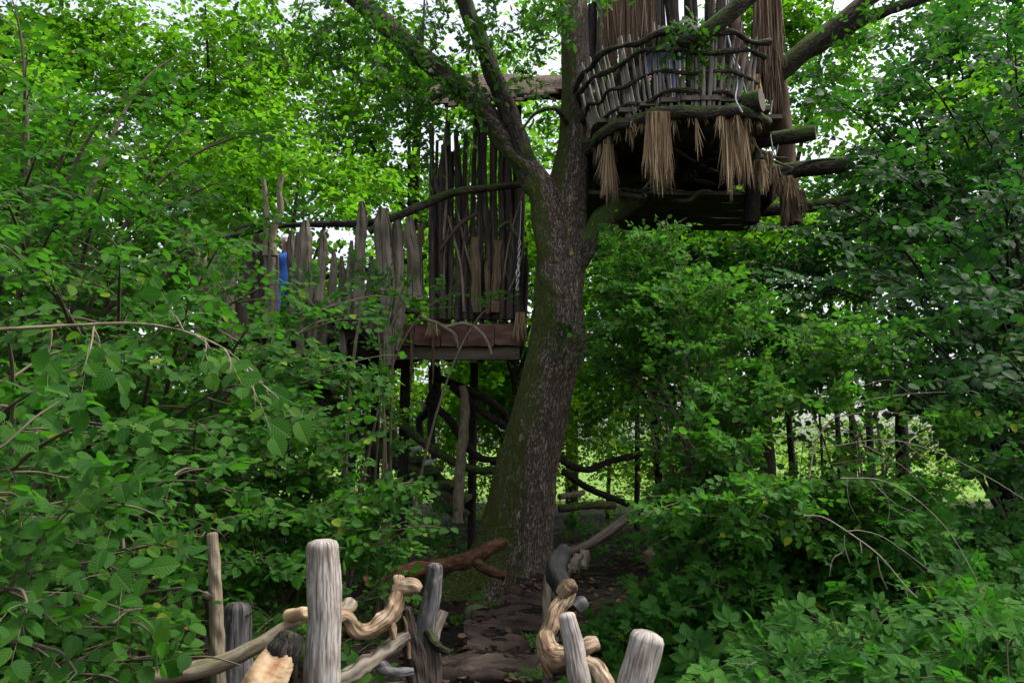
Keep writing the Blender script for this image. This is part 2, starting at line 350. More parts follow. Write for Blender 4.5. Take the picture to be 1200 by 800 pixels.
M['drift'] = wood_mat('peeled_tan_wood', [(.085, .05, .028), (.22, .145, .09), (.37, .285, .20), (.50, .425, .335)], 48, 9, .75, 1.0, .012, fcol=(.08, .042, .022), cracks=.7, stain=.6, stcol=(.16, .085, .04))
M['rail'] = wood_mat('rail_bark', [(0.08, 0.06, 0.04), (0.176, 0.14, 0.096), (0.288, 0.24, 0.176)], 45, 9, .85, .7, .008, moss=.10, moss_up=.2, lichen=.3)
M['rust'] = wood_mat('rotten_orange_bark', [(.022, .013, .009), (.065, .032, .017), (.15, .075, .036)], 30, 14, .92, 1.0, .02)
M['tread'] = wood_mat('old_tread_wood', [(0.0074, 0.0048, 0.004), (0.0223, 0.0148, 0.0117), (0.0477, 0.0329, 0.026), (0.0849, 0.0636, 0.052)], 34, 2.6, .85, 1.0, .03, fcol=(.012, .009, .008), cracks=.9)
M['fascia'] = wood_mat('reddish_plank', [(0.0595, 0.0272, 0.0204), (0.119, 0.0578, 0.0442), (0.1955, 0.1105, 0.0892)], 14, 2.4, .8, .6, .01, moss=.10, moss_up=.25)
M['pole'] = wood_mat('dark_pole_bark', [(0.033, 0.0251, 0.0218), (0.0627, 0.0488, 0.0422), (0.1056, 0.0858, 0.0759)], 34, 3, .88, .8, .01, cracks=.6, fcol=(.02, .015, .013), moss=.05, moss_up=.1)
M['stick'] = wood_mat('grey_stick_wood', [(0.085, 0.0765, 0.0638), (0.204, 0.1827, 0.1573), (0.323, 0.2975, 0.2635)], 40, 4, .85, .6, .006, moss=.18, moss_up=.2)
M['board'] = wood_mat('dark_floor_board', [(.06, .045, .036), (.11, .085, .068), (.17, .135, .11)], 14, 1.6, .85, .6, .01)
M['mossy'] = wood_mat('mossy_log_bark', [(.05, .042, .03), (.085, .07, .05), (.13, .11, .08)], 24, 4, .9, .8, .015, moss=.50, moss_up=.45, mosscol=(.05, .085, .014), furrow=24)
M['end'] = wood_mat('sawn_end_wood', [(.30, .20, .12), (.46, .34, .22), (.55, .44, .32)], 60, 60, .75, .4, .004)
M['enddark'] = wood_mat('old_sawn_end', [(.06, .05, .042), (.12, .10, .085), (.18, .155, .13)], 50, 50, .85, .6, .006)
M['cut'] = wood_mat('fresh_split_wood', [(.30, .12, .06), (.50, .34, .20), (.62, .50, .34)], 14, 5, .65, .6, .01)
M['blackwood'] = wood_mat('charred_dark_wood', [(0.0063, 0.0077, 0.007), (0.0126, 0.014, 0.0126), (0.0245, 0.0252, 0.0224)], 50, 10, .9, .9, .012)
M['orangewood'] = wood_mat('strip_wood', [(0.0525, 0.0338, 0.0195), (0.12, 0.0788, 0.045), (0.2025, 0.1425, 0.0863)], 60, 3, .8, .9, .012, cracks=.7, fcol=(.04, .026, .016))
M['bark_tile'] = wood_mat('bark_shingle', [(.03, .018, .012), (.07, .042, .027), (.13, .08, .052)], 18, 3, .9, .8, .015, moss=.22, moss_up=.2)
M['reed'] = fringe_mat('dry_reed', [(.15, .095, .05), (.28, .19, .105), (.42, .31, .19), (.22, .145, .08)])
M['reedbrown'] = fringe_mat('brown_reed', [(.09, .056, .036), (.15, .098, .062), (.23, .16, .105), (.12, .078, .05)])
M['metal'] = plain_mat('galvanised_steel', (.38, .39, .40), (.55, .56, .58), 60, .4, .9, .1)
M['rope'] = plain_mat('pale_rope', (.26, .27, .30), (.42, .43, .46), 120, .8)
M['blue'] = plain_mat('blue_cloth', (.012, .09, .42), (.02, .14, .60), 30, .75)
M['navy'] = plain_mat('navy_cloth', (.012, .020, .05), (.02, .032, .08), 30, .85)
M['black'] = plain_mat('black_cloth', (.010, .010, .013), (.02, .02, .024), 30, .85)
M['white'] = plain_mat('white_shoe', (.55, .55, .60), (.68, .68, .72), 20, .6)
M['skin'] = plain_mat('skin', (.40, .24, .17), (.50, .31, .23), 15, .55, 0, .1)
M['hair'] = plain_mat('brown_hair', (.035, .022, .014), (.06, .04, .026), 60, .6)
M['stone'] = plain_mat('mossy_stone', (.05, .055, .04), (.10, .095, .08), 12, .9, 0, .8)

# ground
def ground_mat():
    m, nt, N, Lk = mat_new('forest_floor')
    tc = N.new('ShaderNodeTexCoord')
    def noise(s, d=6):
        n = N.new('ShaderNodeTexNoise'); n.inputs['Scale'].default_value = s; n.inputs['Detail'].default_value = d; Lk.new(tc.outputs['Object'], n.inputs['Vector']); return n.outputs[0]
    n1, n2, n3 = noise(1.3), noise(22), noise(6)
    soil = ramp(N, [(.3, (.008, .0058, .0045)), (.55, (.017, .0125, .0095)), (.75, (.034, .025, .018))]); Lk.new(mathn(N, Lk, 'ADD', mathn(N, Lk, 'MULTIPLY', n2, .6), mathn(N, Lk, 'MULTIPLY', n3, .4)), soil.inputs[0])
    grass = ramp(N, [(.3, (.06, .13, .02)), (.55, (.14, .24, .04)), (.75, (.26, .34, .09))]); Lk.new(mathn(N, Lk, 'ADD', mathn(N, Lk, 'MULTIPLY', n2, .5), mathn(N, Lk, 'MULTIPLY', n1, .5)), grass.inputs[0])
    sx = N.new('ShaderNodeSeparateXYZ'); Lk.new(tc.outputs['Object'], sx.inputs[0])
    y = mathn(N, Lk, 'ADD', sx.outputs[1], mathn(N, Lk, 'MULTIPLY', n1, 5.0))
    mr = N.new('ShaderNodeMapRange'); mr.inputs[1].default_value = 26; mr.inputs[2].default_value = 30; Lk.new(y, mr.inputs[0])
    green = N.new('ShaderNodeMapRange'); green.inputs[1].default_value = .56; green.inputs[2].default_value = .66; Lk.new(n1, green.inputs[0])
    s2 = mixc(N, Lk, mathn(N, Lk, 'MULTIPLY', green.outputs[0], .7), soil.outputs[0], (.022, .042, .010))
    pb = N.new('ShaderNodeBsdfPrincipled'); Lk.new(mixc(N, Lk, mr.outputs[0], s2, grass.outputs[0]), pb.inputs['Base Color']); pb.inputs['Roughness'].default_value = .95; pb.inputs['Specular IOR Level'].default_value = .15
    b = N.new('ShaderNodeBump'); b.inputs['Strength'].default_value = .8; b.inputs['Distance'].default_value = .03; Lk.new(n2, b.inputs['Height']); Lk.new(b.outputs[0], pb.inputs['Normal'])
    o = N.new('ShaderNodeOutputMaterial'); Lk.new(pb.outputs[0], o.inputs[0]); return m
M['ground'] = ground_mat()

# ------------------------------------------------------------------ leaf shapes (length 1 along +Y, normal +Z)
def blade(prof, fold=.18, droop=.12, serr=0.0, petiole=.12):
    """prof: [(y, halfwidth)]; two halves folded along the midrib"""
    V = []; UV = []; F = []
    ys = [p[0] for p in prof]
    def z(y, x): return abs(x) * fold - droop * y * y
    mid = []
    for y, w in prof:
        mid.append(len(V)); V.append((0, y, z(y, 0))); UV.append((0, y))
    for s in (-1, 1):
        e = []
        for i, (y, w) in enumerate(prof):
            if w <= 1e-6: e.append(mid[i])
            else:
                yy = y - (serr if i % 2 else -serr); ww = w * (1 - (serr * 1.2 if i % 2 == 0 else 0))
                e.append(len(V)); V.append((s * ww, yy, z(yy, ww))); UV.append((s * ww, yy))
        for i in range(len(prof) - 1):
            q = [mid[i], mid[i + 1], e[i + 1], e[i]]
            u = []
            for a in q:
                if a not in u: u.append(a)
            if len(u) < 3: continue
            if s > 0: u = u[::-1]
            for k in range(1, len(u) - 1): F.append((u[0], u[k], u[k + 1]))
    V = np.array(V, float); V[:, 1] += petiole
    return V, np.array(F), np.array(UV, float)
def fan(prof, fold=.18, droop=.12, petiole=.12):
    """the same leaf with fewer faces: each half is one fan from the base"""
    z = lambda y, x: abs(x) * fold - droop * y * y
    inner = prof[1:-1]; V = [(0, 0, 0), (0, 1, z(1, 0))]; F = []
    for s in (-1, 1):
        idx = [0]
        for y, w in inner: idx.append(len(V)); V.append((s * w, y, z(y, w)))
        idx.append(1)
        for k in range(1, len(idx) - 1): F.append((idx[0], idx[k + 1], idx[k]) if s < 0 else (idx[0], idx[k], idx[k + 1]))
    V = np.array(V, float); UV = V[:, :2].copy(); V[:, 1] += petiole
    return V, np.array(F), UV
LEAF_LOW = fan([(0, 0), (.22, .36), (.64, .34), (1, 0)], .2, .15)
LEAF_FAR = LEAF_LOW
LEAF_MED = fan([(0, .0), (.04, .24), (.28, .40), (.55, .41), (.80, .24), (1, 0)], .16, .16)
HP = [(.0, 0), (-.02, .12), (.04, .25), (.12, .33), (.2, .38), (.3, .415), (.4, .43), (.5, .43), (.6, .405), (.7, .35), (.79, .27), (.86, .16), (.92, .08), (1.0, 0)]
LEAF_HI = blade(HP, .14, .18, serr=.022)
LEAF_HI2 = blade(HP, .26, .30, serr=.02)
LEAF_HI3 = blade([(y, w * .92) for y, w in HP], .05, .05, serr=.025)
OAKP = [(0, 0), (.08, .07), (.2, .17), (.28, .10), (.42, .25), (.5, .15), (.64, .28), (.73, .17), (.86, .17), (1, 0)]
LEAF_OAK = blade([(0, 0), (.14, .13), (.25, .08), (.42, .25), (.52, .14), (.68, .27), (.80, .14), (1, 0)], .12, .15, petiole=.05)
SMALLP = [(0, 0), (.3, .26), (.65, .24), (1, 0)]
def compound(parts, prof, blade=fan):
    V = []; F = []; UV = []; n = 0
    for (x, y, ang, s) in parts:
        v, f, u = blade(prof, .18, .15, petiole=.04)
        v = v * s; c, t = math.cos(ang), math.sin(ang)
        w = np.stack([v[:, 0] * c + v[:, 1] * t + x, -v[:, 0] * t + v[:, 1] * c + y, v[:, 2]], -1)
        V.append(w); F.append(f + n); UV.append(u); n += len(v)
    return np.concatenate(V), np.concatenate(F), np.concatenate(UV)
PINNATE = compound([(0, .62, 0, .42), (0, .55, .95, .38), (0, .55, -.95, .38), (0, .3, 1.05, .34), (0, .3, -1.05, .34)], SMALLP)
CP5 = [(0, 0), (.16, .14), (.42, .27), (.72, .2), (1, 0)]
PALM5 = compound([(0, .3, 0, .72), (0, .3, .85, .64), (0, .3, -.85, .64), (0, .28, 1.75, .48), (0, .28, -1.75, .48)], CP5)
TRIFOL = compound([(0, .38, 0, .68), (0, .34, 1.25, .56), (0, .34, -1.25, .56)], [(0, 0), (.06, .2), (.36, .38), (.72, .24), (1, 0)])
ASHF = compound([(0, .7, 0, .36)] + [(0, y, s * 1.1, .33) for y in (.2, .42, .62) for s in (-1, 1)], SMALLP)

class Leaves:
    def __init__(s): s.p = []; s.a = []; s.n = []; s.s = []; s.tw = []; s.tr = []
    def get(s): return np.concatenate(s.p), np.concatenate(s.a), np.concatenate(s.n), np.concatenate(s.s)
    def sprays(s, O, D, L, nl, size, rng, droop=.15, tilt=.3, jit=.35, hang=.15, twr=.004, up=None, spread=.8):
        O = np.asarray(O, float); D = unit(np.asarray(D, float)); N = len(O)
        if N == 0: return
        L = np.broadcast_to(np.asarray(L, float), (N,))
        upv = np.zeros((N, 3)); upv[:, 2] = 1
        if up is not None: upv = upv + up
        upv = upv + rng.normal(0, tilt, (N, 3))
        upv = unit(upv - D * (upv * D).sum(1, keepdims=True)); S = np.cross(D, upv)
        j = np.arange(nl); t = (j + .8) / (nl - .2); sd = np.where(j % 2 == 0, 1, -1).astype(float); sd[-1] = 0
        t = t[None, :, None]; Ln = L[:, None, None]
        pos = O[:, None] + D[:, None] * Ln * t; pos = pos - np.array([0, 0, 1.0]) * (droop * t ** 2 * Ln)
        ax = D[:, None] * np.where(sd == 0, 1.0, .5)[None, :, None] + S[:, None] * (sd * spread)[None, :, None] + rng.normal(0, jit, (N, nl, 3)) * .6
        ax[..., 2] -= hang; ax = unit(ax)
        nm = upv[:, None] + rng.normal(0, jit, (N, nl, 3)); nm = unit(nm - ax * (nm * ax).sum(-1, keepdims=True))
        sz = size * (.5 + .68 * rng.random((N, nl))) * (1 - .25 * np.abs(t[..., 0] - .6))
        s.p.append(pos.reshape(-1, 3)); s.a.append(ax.reshape(-1, 3)); s.n.append(nm.reshape(-1, 3)); s.s.append(sz.ravel())
        if twr:
            T = np.array([0, .5, .95])[None, :, None]
            s.tw.append(O[:, None] + D[:, None] * Ln * T - np.array([0, 0, 1.0]) * (droop * T ** 2 * Ln)); s.tr.append(np.full(N, twr))
    def filt(s, fn):
        p, a, n, z = s.get(); k = fn(p); s.p, s.a, s.n, s.s = [p[k]], [a[k]], [n[k]], [z[k]]
        if s.tw:
            T = np.concatenate(s.tw); r = np.concatenate(s.tr); k = fn(T[:, 1]) & fn(T[:, 2]); s.tw = [T[k]]; s.tr = [r[k]]
    def leaf_mesh(s, name, tmpl, mat, parent, rng, keep=None):
        p, a, n, z = s.get()
        if keep is not None: p, a, n, z = p[keep], a[keep], n[keep], z[keep]
        if len(p) == 0: return None
        V, Fc, UV = tmpl; S = np.cross(a, n)
        W = p[:, None] + z[:, None, None] * (V[None, :, 0:1] * S[:, None] + V[None, :, 1:2] * a[:, None] + V[None, :, 2:3] * n[:, None])
        k = len(V); FF = (Fc[None] + (np.arange(len(p)) * k)[:, None, None]).reshape(-1, 3)
        mb = MB(); mb.add(W.reshape(-1, 3), FF, np.broadcast_to(UV[Fc][None], (len(p),) + UV[Fc].shape).reshape(-1, 2), 0, np.repeat(rng.random(len(p)), len(Fc)))
        return tag(mb.build(name, mat, parent, smooth=True), kind='stuff')
    def twig_mesh(s, name, mat, parent, extra=None):
        mb = MB()
        if s.tw:
            T = np.concatenate(s.tw); r = np.concatenate(s.tr); N = len(T)
            rr = r[:, None] * np.array([1, .75, .35])[None]
            a = np.arange(3) * 2.0944; off = np.stack([np.cos(a), np.sin(a) * .6, np.sin(a)], -1)
            V = T[:, :, None] + rr[:, :, None, None] * off[None, None]
            i, j = np.meshgrid(np.arange(2), np.arange(3), indexing='ij'); j2 = (j + 1) % 3
            q = np.stack([i * 3 + j, i * 3 + j2, i * 3 + 3 + j2, i * 3 + 3 + j], -1).reshape(-1, 4)
            FF = (q[None] + (np.arange(N) * 9)[:, None, None]).reshape(-1, 4)
            uv = np.array([[0, 0], [.01, 0], [.01, .2], [0, .2]]); mb.add(V.reshape(-1, 3), FF, np.broadcast_to(uv, (len(FF), 4, 2)), 0, .3)
        if extra:
            for (pts, rad, seed) in extra: tube(mb, pts, rad, seg=5, n=7, lump=.1, seed=seed)
        if mb.n: return tag(mb.build(name, mat, parent), kind='stuff')
    def single_leaves(s, tmpl_meshes, parent, count, rng, score=None, minpx=9):
        """the leaves that show largest become parts of their own; returns mask of the rest"""
        p, a, n, z = s.get(); px, py, f = proj(p)
        sc_ = z / f * F_PX; inside = (px > 5) & (px < 1195) & (py > 5) & (py < 795) & (sc_ > minpx)
        val = np.where(inside, 1.0 / f + rng.random(len(p)) * .02, -1)
        idx = np.argsort(-val)[:count]; idx = idx[val[idx] > 0]
        rest = np.ones(len(p), bool); rest[idx] = False
        S = np.cross(a, n); base = parent_world(parent)
        for c, i in enumerate(idx):
            o = bpy.data.objects.new('leaf', tmpl_meshes[int(rng.integers(len(tmpl_meshes)))]); COL.objects.link(o)
            k = z[i]
            m = Matrix(((S[i][0] * k, a[i][0] * k, n[i][0] * k, p[i][0] - base.x), (S[i][1] * k, a[i][1] * k, n[i][1] * k, p[i][1] - base.y), (S[i][2] * k, a[i][2] * k, n[i][2] * k, p[i][2] - base.z), (0, 0, 0, 1)))
            o.parent = parent; o.matrix_local = m
        return rest
def tmpl_mesh(name, tmpl, mat):
    V, Fc, UV = tmpl; mb = MB(); mb.add(V, Fc, UV[Fc].reshape(-1, 2), 0, 0.0)
    o = mb.build(name, mat, None, smooth=False); me = o.data; bpy.data.objects.remove(o); return me

# ------------------------------------------------------------------ ground
def sstep(a, b, x): t = np.clip((x - a) / (b - a), 0, 1); return t * t * (3 - 2 * t)
def zg(x, y):
    x = np.asarray(x, float); y = np.asarray(y, float)
    z = np.interp(y, [-10, 0, 4.5, 6, 8.5, 12, 30, 60, 400], [-.4, -.38, -.32, -.15, .06, .12, .2, .7, 6])
    off = np.abs(x - .05)
    z = z + .28 * sstep(.7, 2.6, x) * sstep(2, 4.5, y) * (1 - sstep(9, 14, y)) + .1 * sstep(.8, 3, -x) * (1 - sstep(9, 14, y))
    p = np.stack([x * .7, y * .7, x * 0], -1); z = z + (vnoise(p) - .5) * .16 * sstep(.5, 1.4, off) + (vnoise(p * 4.3 + 9) - .5) * .06
    return z
def make_ground():
    xs = np.concatenate([[-600, -250, -100, -60, -35], np.arange(-22, 22.01, .22), [35, 60, 100, 250, 600]])
    ys = np.concatenate([[-60, -20, -8], np.arange(-3, 20, .22), np.arange(20, 45, 1.0), [50, 60, 80, 120, 200, 400, 900]])
    X, Y = np.meshgrid(xs, ys); Z = zg(X, Y); V = np.stack([X, Y, Z], -1)
    w = len(xs); h = len(ys); i, j = np.meshgrid(np.arange(h - 1), np.arange(w - 1), indexing='ij')
    Fq = np.stack([i * w + j, i * w + j + 1, (i + 1) * w + j + 1, (i + 1) * w + j], -1).reshape(-1, 4)
    mb = MB(); mb.add(V.reshape(-1, 3), Fq, V.reshape(-1, 3)[Fq][..., :2]); o = mb.build('ground', M['ground']); o['kind'] = 'structure'
make_ground()
rg = np.random.default_rng(5)

def litter():
    n = 7500; lv = Leaves(); y = 4.8 + 13 * rg.random(n) ** 1.3; x = rg.uniform(-1, 1, n) * (1.2 + y * .62)
    p = np.stack([x, y, zg(x, y) + .012 + rg.random(n) * .02], -1)
    a = rg.normal(0, 1, (n, 3)); a[:, 2] *= .18; a = unit(a); nm = rg.normal(0, .25, (n, 3)); nm[:, 2] += 1; nm = unit(nm - a * (nm * a).sum(1, keepdims=True))
    lv.p, lv.a, lv.n, lv.s = [p], [a], [nm], [rg.uniform(.05, .1, n)]
    o = lv.leaf_mesh('leaf_litter', LEAF_LOW, M['dryleaf'], None, rg)
    tag(o, 'brown dead leaves scattered over the dark forest floor', 'leaf litter', kind='stuff')
litter()
def twig_litter():
    n = 700; lv = Leaves(); y = 5 + 12 * rg.random(n) ** 1.2; x = rg.uniform(-1, 1, n) * (.8 + y * .5); a = rg.uniform(0, 6.28, n); L = rg.uniform(.08, .5, n)
    d = np.stack([np.cos(a), np.sin(a), rg.uniform(-.05, .15, n)], -1); T = np.array([-.5, rg.uniform(-.05, .05), .5])
    q = np.stack([x, y, zg(x, y) + .015], -1)[:, None] + d[:, None] * (L[:, None] * T[None])[..., None]; q[:, 1, 2] += .02; q[:, 1, 0] += rg.normal(0, .015, n)
    lv.tw = [q]; lv.tr = [rg.uniform(.003, .011, n)]
    tag(lv.twig_mesh('twig_litter', M['twig'], None), 'small dead twigs strewn over the forest floor', 'twig litter', kind='stuff')
twig_litter()

# ------------------------------------------------------------------ the oak
D0 = 9.0
def PP(lst, d=None):
    return np.array([P(a[0], a[1], a[2] if d is None else d) for a in lst])
def RR(lst, k=2, d=None): return np.array([a[k] * pxm(a[3] if d is None else d) for a in lst])

oak = thing('oak_tree', P(608, 700, D0), 'massive old oak with furrowed bark, mossy left flank, forking beside the tree houses', 'tree')
def bark_disp(root=True, amp=.05):
    def f(A, L, r):
        c = np.stack([np.cos(A) * 5, np.sin(A) * 5, L * 1.6], -1); k = (vnoise(c) - .5) * .09
        c2 = np.stack([np.cos(A) * 20, np.sin(A) * 20, L * 9 + np.sin(A * 3) * 2], -1); k += (np.abs(vnoise(c2) - .5) * 2 - .4) * amp
        if root:
            for a0, amp_, w, hl in ((1.45, 1.35, .42, .42), (2.35, .55, .3, .3), (3.25, .42, .22, .22), (4.3, .35, .35, .25), (5.6, .5, .4, .3), (.3, .6, .4, .3)):
                dA = np.angle(np.exp(1j * (A - a0))); k += amp_ * np.exp(-(dA / w) ** 2) * np.exp(-np.maximum(L - .12, 0) / hl)
            k += .75 * np.exp(-(np.angle(np.exp(1j * (A - 1.55))) / .75) ** 2) * np.exp(-np.maximum(L - .1, 0) / .85)
            kn = np.exp(-(np.angle(np.exp(1j * (A - 4.5))) / .45) ** 2) * np.exp(-((L - 3.02) / .22) ** 2); k += .26 * kn
        return k
    return f
tr = [(606, 725, 47), (608, 690, 46), (611, 640, 42), (616, 590, 41), (625, 520, 40), (640, 455, 37), (651, 400, 36), (656, 330, 35), (660, 265, 34), (667, 215, 27), (673, 165, 22), (675, 100, 20), (673, 30, 19.5), (672, -60, 18), (676, -160, 13), (690, -300, 9)]
mb = MB(); tube(mb, PP([(a, b) for a, b, c in tr], D0) if False else np.array([P(a, b, D0) for a, b, c in tr]), [c * (.82 if b > 230 else .88) * pxm(D0) for a, b, c in tr], seg=110, n=370, lump=.03, seed=3, disp=bark_disp())
trunk = mb.build('trunk', M['oak'], oak)
def limb(name, pts, mat, parent, seg=26, n=70, lump=.07, seed=1, root=False, **kw):
    return pole(name, np.array([P(a, b, d) for a, b, r, d in pts]), [r * pxm(d) for a, b, r, d in pts], mat, parent, seg=seg, n=n, lump=lump, seed=seed, disp=bark_disp(False, .05), **kw)
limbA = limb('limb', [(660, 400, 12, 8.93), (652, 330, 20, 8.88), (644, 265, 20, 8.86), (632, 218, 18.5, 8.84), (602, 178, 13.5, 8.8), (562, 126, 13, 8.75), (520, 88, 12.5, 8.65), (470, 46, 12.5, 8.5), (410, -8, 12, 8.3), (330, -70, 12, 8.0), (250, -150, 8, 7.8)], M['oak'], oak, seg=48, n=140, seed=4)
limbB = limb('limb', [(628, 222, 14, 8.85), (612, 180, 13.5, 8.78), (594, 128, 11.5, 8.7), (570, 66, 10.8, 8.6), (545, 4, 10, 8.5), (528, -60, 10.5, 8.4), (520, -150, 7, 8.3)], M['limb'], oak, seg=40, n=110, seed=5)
limbC = limb('limb', [(668, 325, 12, 8.95), (688, 285, 15, 8.95), (706, 258, 14, 9.0), (738, 236, 13, 9.2), (795, 205, 13, 9.6), (850, 168, 13, 9.6), (884, 112, 14, 9.3), (930, 70, 12.5, 9.1), (985, 26, 11, 9.0), (1045, -22, 9, 8.9), (1120, -80, 6, 8.8)], M['mossy'], oak, seg=30, n=110, seed=6)
limbD = limb('fork_limb', [(925, 76, 7, 9.1), (965, 52, 8, 9.1), (1015, 22, 7.5, 9.0), (1085, -3, 6, 8.9), (1160, -32, 5, 8.8)], M['limb'], limbC, seg=20, n=60, seed=7)
limbE = limb('limb', [(676, 150, 9, 8.95), (705, 112, 8, 8.7), (742, 72, 8, 8.3), (778, 40, 9, 7.75), (806, 50, 10, 7.6), (838, 30, 11, 7.5), (882, -8, 11, 7.4), (950, -70, 9, 7.2)], M['mossy'], oak, seg=24, n=70, seed=8)
# small dead shoots at the knot on the right of the trunk
limb('branch', [(684, 398, 3.5, 8.8), (705, 388, 2.4, 8.6), (735, 374, 2.2, 8.3), (765, 355, 1.6, 8.0)], M['rail'], oak, seg=7, n=14, seed=9)
limb('branch', [(684, 412, 3, 8.75), (712, 415, 1.8, 8.6), (732, 410, 1.2, 8.5)], M['rail'], oak, seg=6, n=12, seed=10)
limb('branch', [(560, 120, 4, 8.75), (545, 105, 3.2, 8.6), (505, 118, 2.6, 8.5), (470, 168, 1.5, 8.4)], M['limb'], limbA, seg=7, n=16, seed=11)
limb('branch', [(668, 150, 4, 8.9), (652, 128, 3, 8.7), (628, 133, 2.2, 8.6), (612, 152, 1.4, 8.5)], M['limb'], oak, seg=7, n=16, seed=12)

# ------------------------------------------------------------------ lower tree house
DH = 9.35
hz = P(535, 380, DH)[2]                                   # floor level
hx0, hx1, hy0, hy1 = P(455, 380, DH)[0], P(611, 380, DH)[0], DH, 11.5
hut = thing('pole_hut', (0.5 * (hx0 + hx1), 10.4, hz), 'pole-walled tree house on a reddish plank deck, left of the oak trunk', 'tree house')
# front edge boards: side by side, butted
xs = np.linspace(hx0, hx1, 6)
for i in range(5):
    board('fascia_board', (xs[i] + .004, hy0 - .03, hz - .13 + .008 * math.sin(i * 2.1)), (xs[i + 1] - .004, hy0 - .03, hz - .14 + .008 * math.sin(i * 3.3)), .045, .25, (0, 0, 1), M['fascia'], hut, seed=20 + i, wob=.006)
board('under_beam', (hx0 - .02, hy0 + .07, hz - .335), (hx1 - .02, hy0 + .07, hz - .34), .10, .15, (0, 0, 1), M['board'], hut, seed=39, wob=.006)
for i in range(9):
    y = hy0 + .09 + i * .24
    board('floor_board', (hx0 - .05, y, hz - .02), (hx1 + .02, y, hz - .02), .225, .05, (0, 0, 1), M['board'], hut, seed=40 + i, wob=.006)
for i, x in enumerate(np.linspace(hx0 + .1, hx1 - .1, 4)):
    pole('joist', [(x, hy0 + .16, hz - .14), (x, hy1 - .1, hz - .14)], .08, M['dark'], hut, seg=10, n=8, seed=50 + i)
rp = random.Random(4)
# front wall of poles
fx = [507, 518, 527.5, 536, 545, 553, 561.5, 571, 580, 588, 597, 606]
for i, px in enumerate(fx):
    top = 138 + rp.uniform(-16, 22) + (14 if px < 530 else 0)
    r = rp.uniform(3.2, 5.4); lean = rp.uniform(-5, 5)
    d = DH + .12 + rp.uniform(-.04, .04)
    pts = [P(px + lean * .1, 374, d), P(px + rp.uniform(-2, 2), 300, d), P(px + lean * .6 + rp.uniform(-2, 2), 215, d + .03), P(px + lean, top, d + .05)]
    pole('wall_pole', pts, [r * pxm(d), r * 1.02 * pxm(d), r * .95 * pxm(d), r * .8 * pxm(d)], M['pole'], hut, seg=9, n=22, lump=.12, seed=60 + i, fine=.06)
for i, px in enumerate((513, 523, 541, 557, 566, 575, 592, 601, 610)):       # second, thinner row set just behind
    d = DH + .3; r = rp.uniform(2.4, 3.8); l = rp.uniform(-8, 8)
    pole('wall_pole', [P(px, 376, d), P(px + l * .5 + rp.uniform(-3, 3), 270, d), P(px + l, 150 + rp.uniform(-20, 30), d)], [r * pxm(d), r * pxm(d), r * .7 * pxm(d)], M['pole'], hut, seg=7, n=16, lump=.14, seed=90 + i)
for i in range(9):                                        # back wall
    x = hx0 + .55 + i * .13 + rp.uniform(-.03, .03); y = hy1 - .15
    pole('wall_pole', [(x, y, hz), (x + rp.uniform(-.05, .05), y, hz + 1.2), (x + rp.uniform(-.08, .08), y, hz + 2.25 + rp.uniform(-.2, .1))], rp.uniform(.03, .048), M['pole'], hut, seg=7, n=12, lump=.12, seed=110 + i)
for i in range(6):                                        # right wall behind the trunk
    y = hy0 + .45 + i * .3
    pole('wall_pole', [(hx1 - .02, y, hz), (hx1 + rp.uniform(-.04, .04), y, hz + 2.1)], rp.uniform(.03, .045), M['pole'], hut, seg=7, n=10, lump=.12, seed=130 + i)
for i in range(7):                                        # left wall
    y = hy0 + .35 + i * .27
    pole('wall_pole', [(P(507, 300, DH)[0] + .02, y, hz), (P(507, 300, DH)[0] + rp.uniform(-.04, .06), y, hz + 2.1)], rp.uniform(.026, .045), M['pole'], hut, seg=7, n=10, lump=.12, seed=140 + i)
for i in range(26):                                       # tangle of thin sticks woven through the wall
    px = rp.uniform(505, 612); y0 = rp.uniform(230, 372); ln = rp.uniform(50, 150); sl = rp.uniform(-28, 28); d = DH + rp.uniform(-.02, .32); r = rp.uniform(.008, .02)
    x1 = min(max(px + sl, 503), 614)
    pole('thin_stick', [P(px, y0, d), P((px + x1) / 2 + rp.uniform(-5, 5), y0 - ln / 2, d), P(x1, y0 - ln, d)], [r, r * .9, r * .5], M['pole' if i % 3 else 'rail'], hut, seg=6, n=12, lump=.14, seed=1500 + i)
# tan split slabs leaning on the wall
for i, (a, b, c, d_, w) in enumerate(((556, 278, 559, 366, 12), (583, 282, 580, 366, 11), (571, 306, 571, 368, 6), (494, 262, 489, 330, 9))):
    dd = DH + .01
    board('split_slab', P(c, d_, dd), P(a, b, dd), w * pxm(dd), .035, (0, -1, 0), M['orangewood'], hut, seed=150 + i, n=8, wob=.016, taper=.8)
# mossy curved hand rail across the wall
pole('hand_rail', [P(432, 272, 9.2), P(455, 258, 9.2), P(490, 243, 9.18), P(528, 227, 9.18), P(560, 222, 9.2), P(614, 216, 9.28)], [.045, .05, .052, .05, .045, .04], M['mossy'], hut, seg=12, n=40, lump=.1, seed=160)
pole('hand_rail', [P(585, 268, 9.2), P(596, 262, 9.2), P(604, 276, 9.22), P(612, 290, 9.26)], [.03, .028, .025, .02], M['mossy'], hut, seg=8, n=20, lump=.1, seed=161)
pole('wall_brace', [P(560, 250, 9.28), P(540, 262, 9.28), P(516, 292, 9.3)], [.02, .026, .02], M['pole'], hut, seg=7, n=14, lump=.1, seed=162)
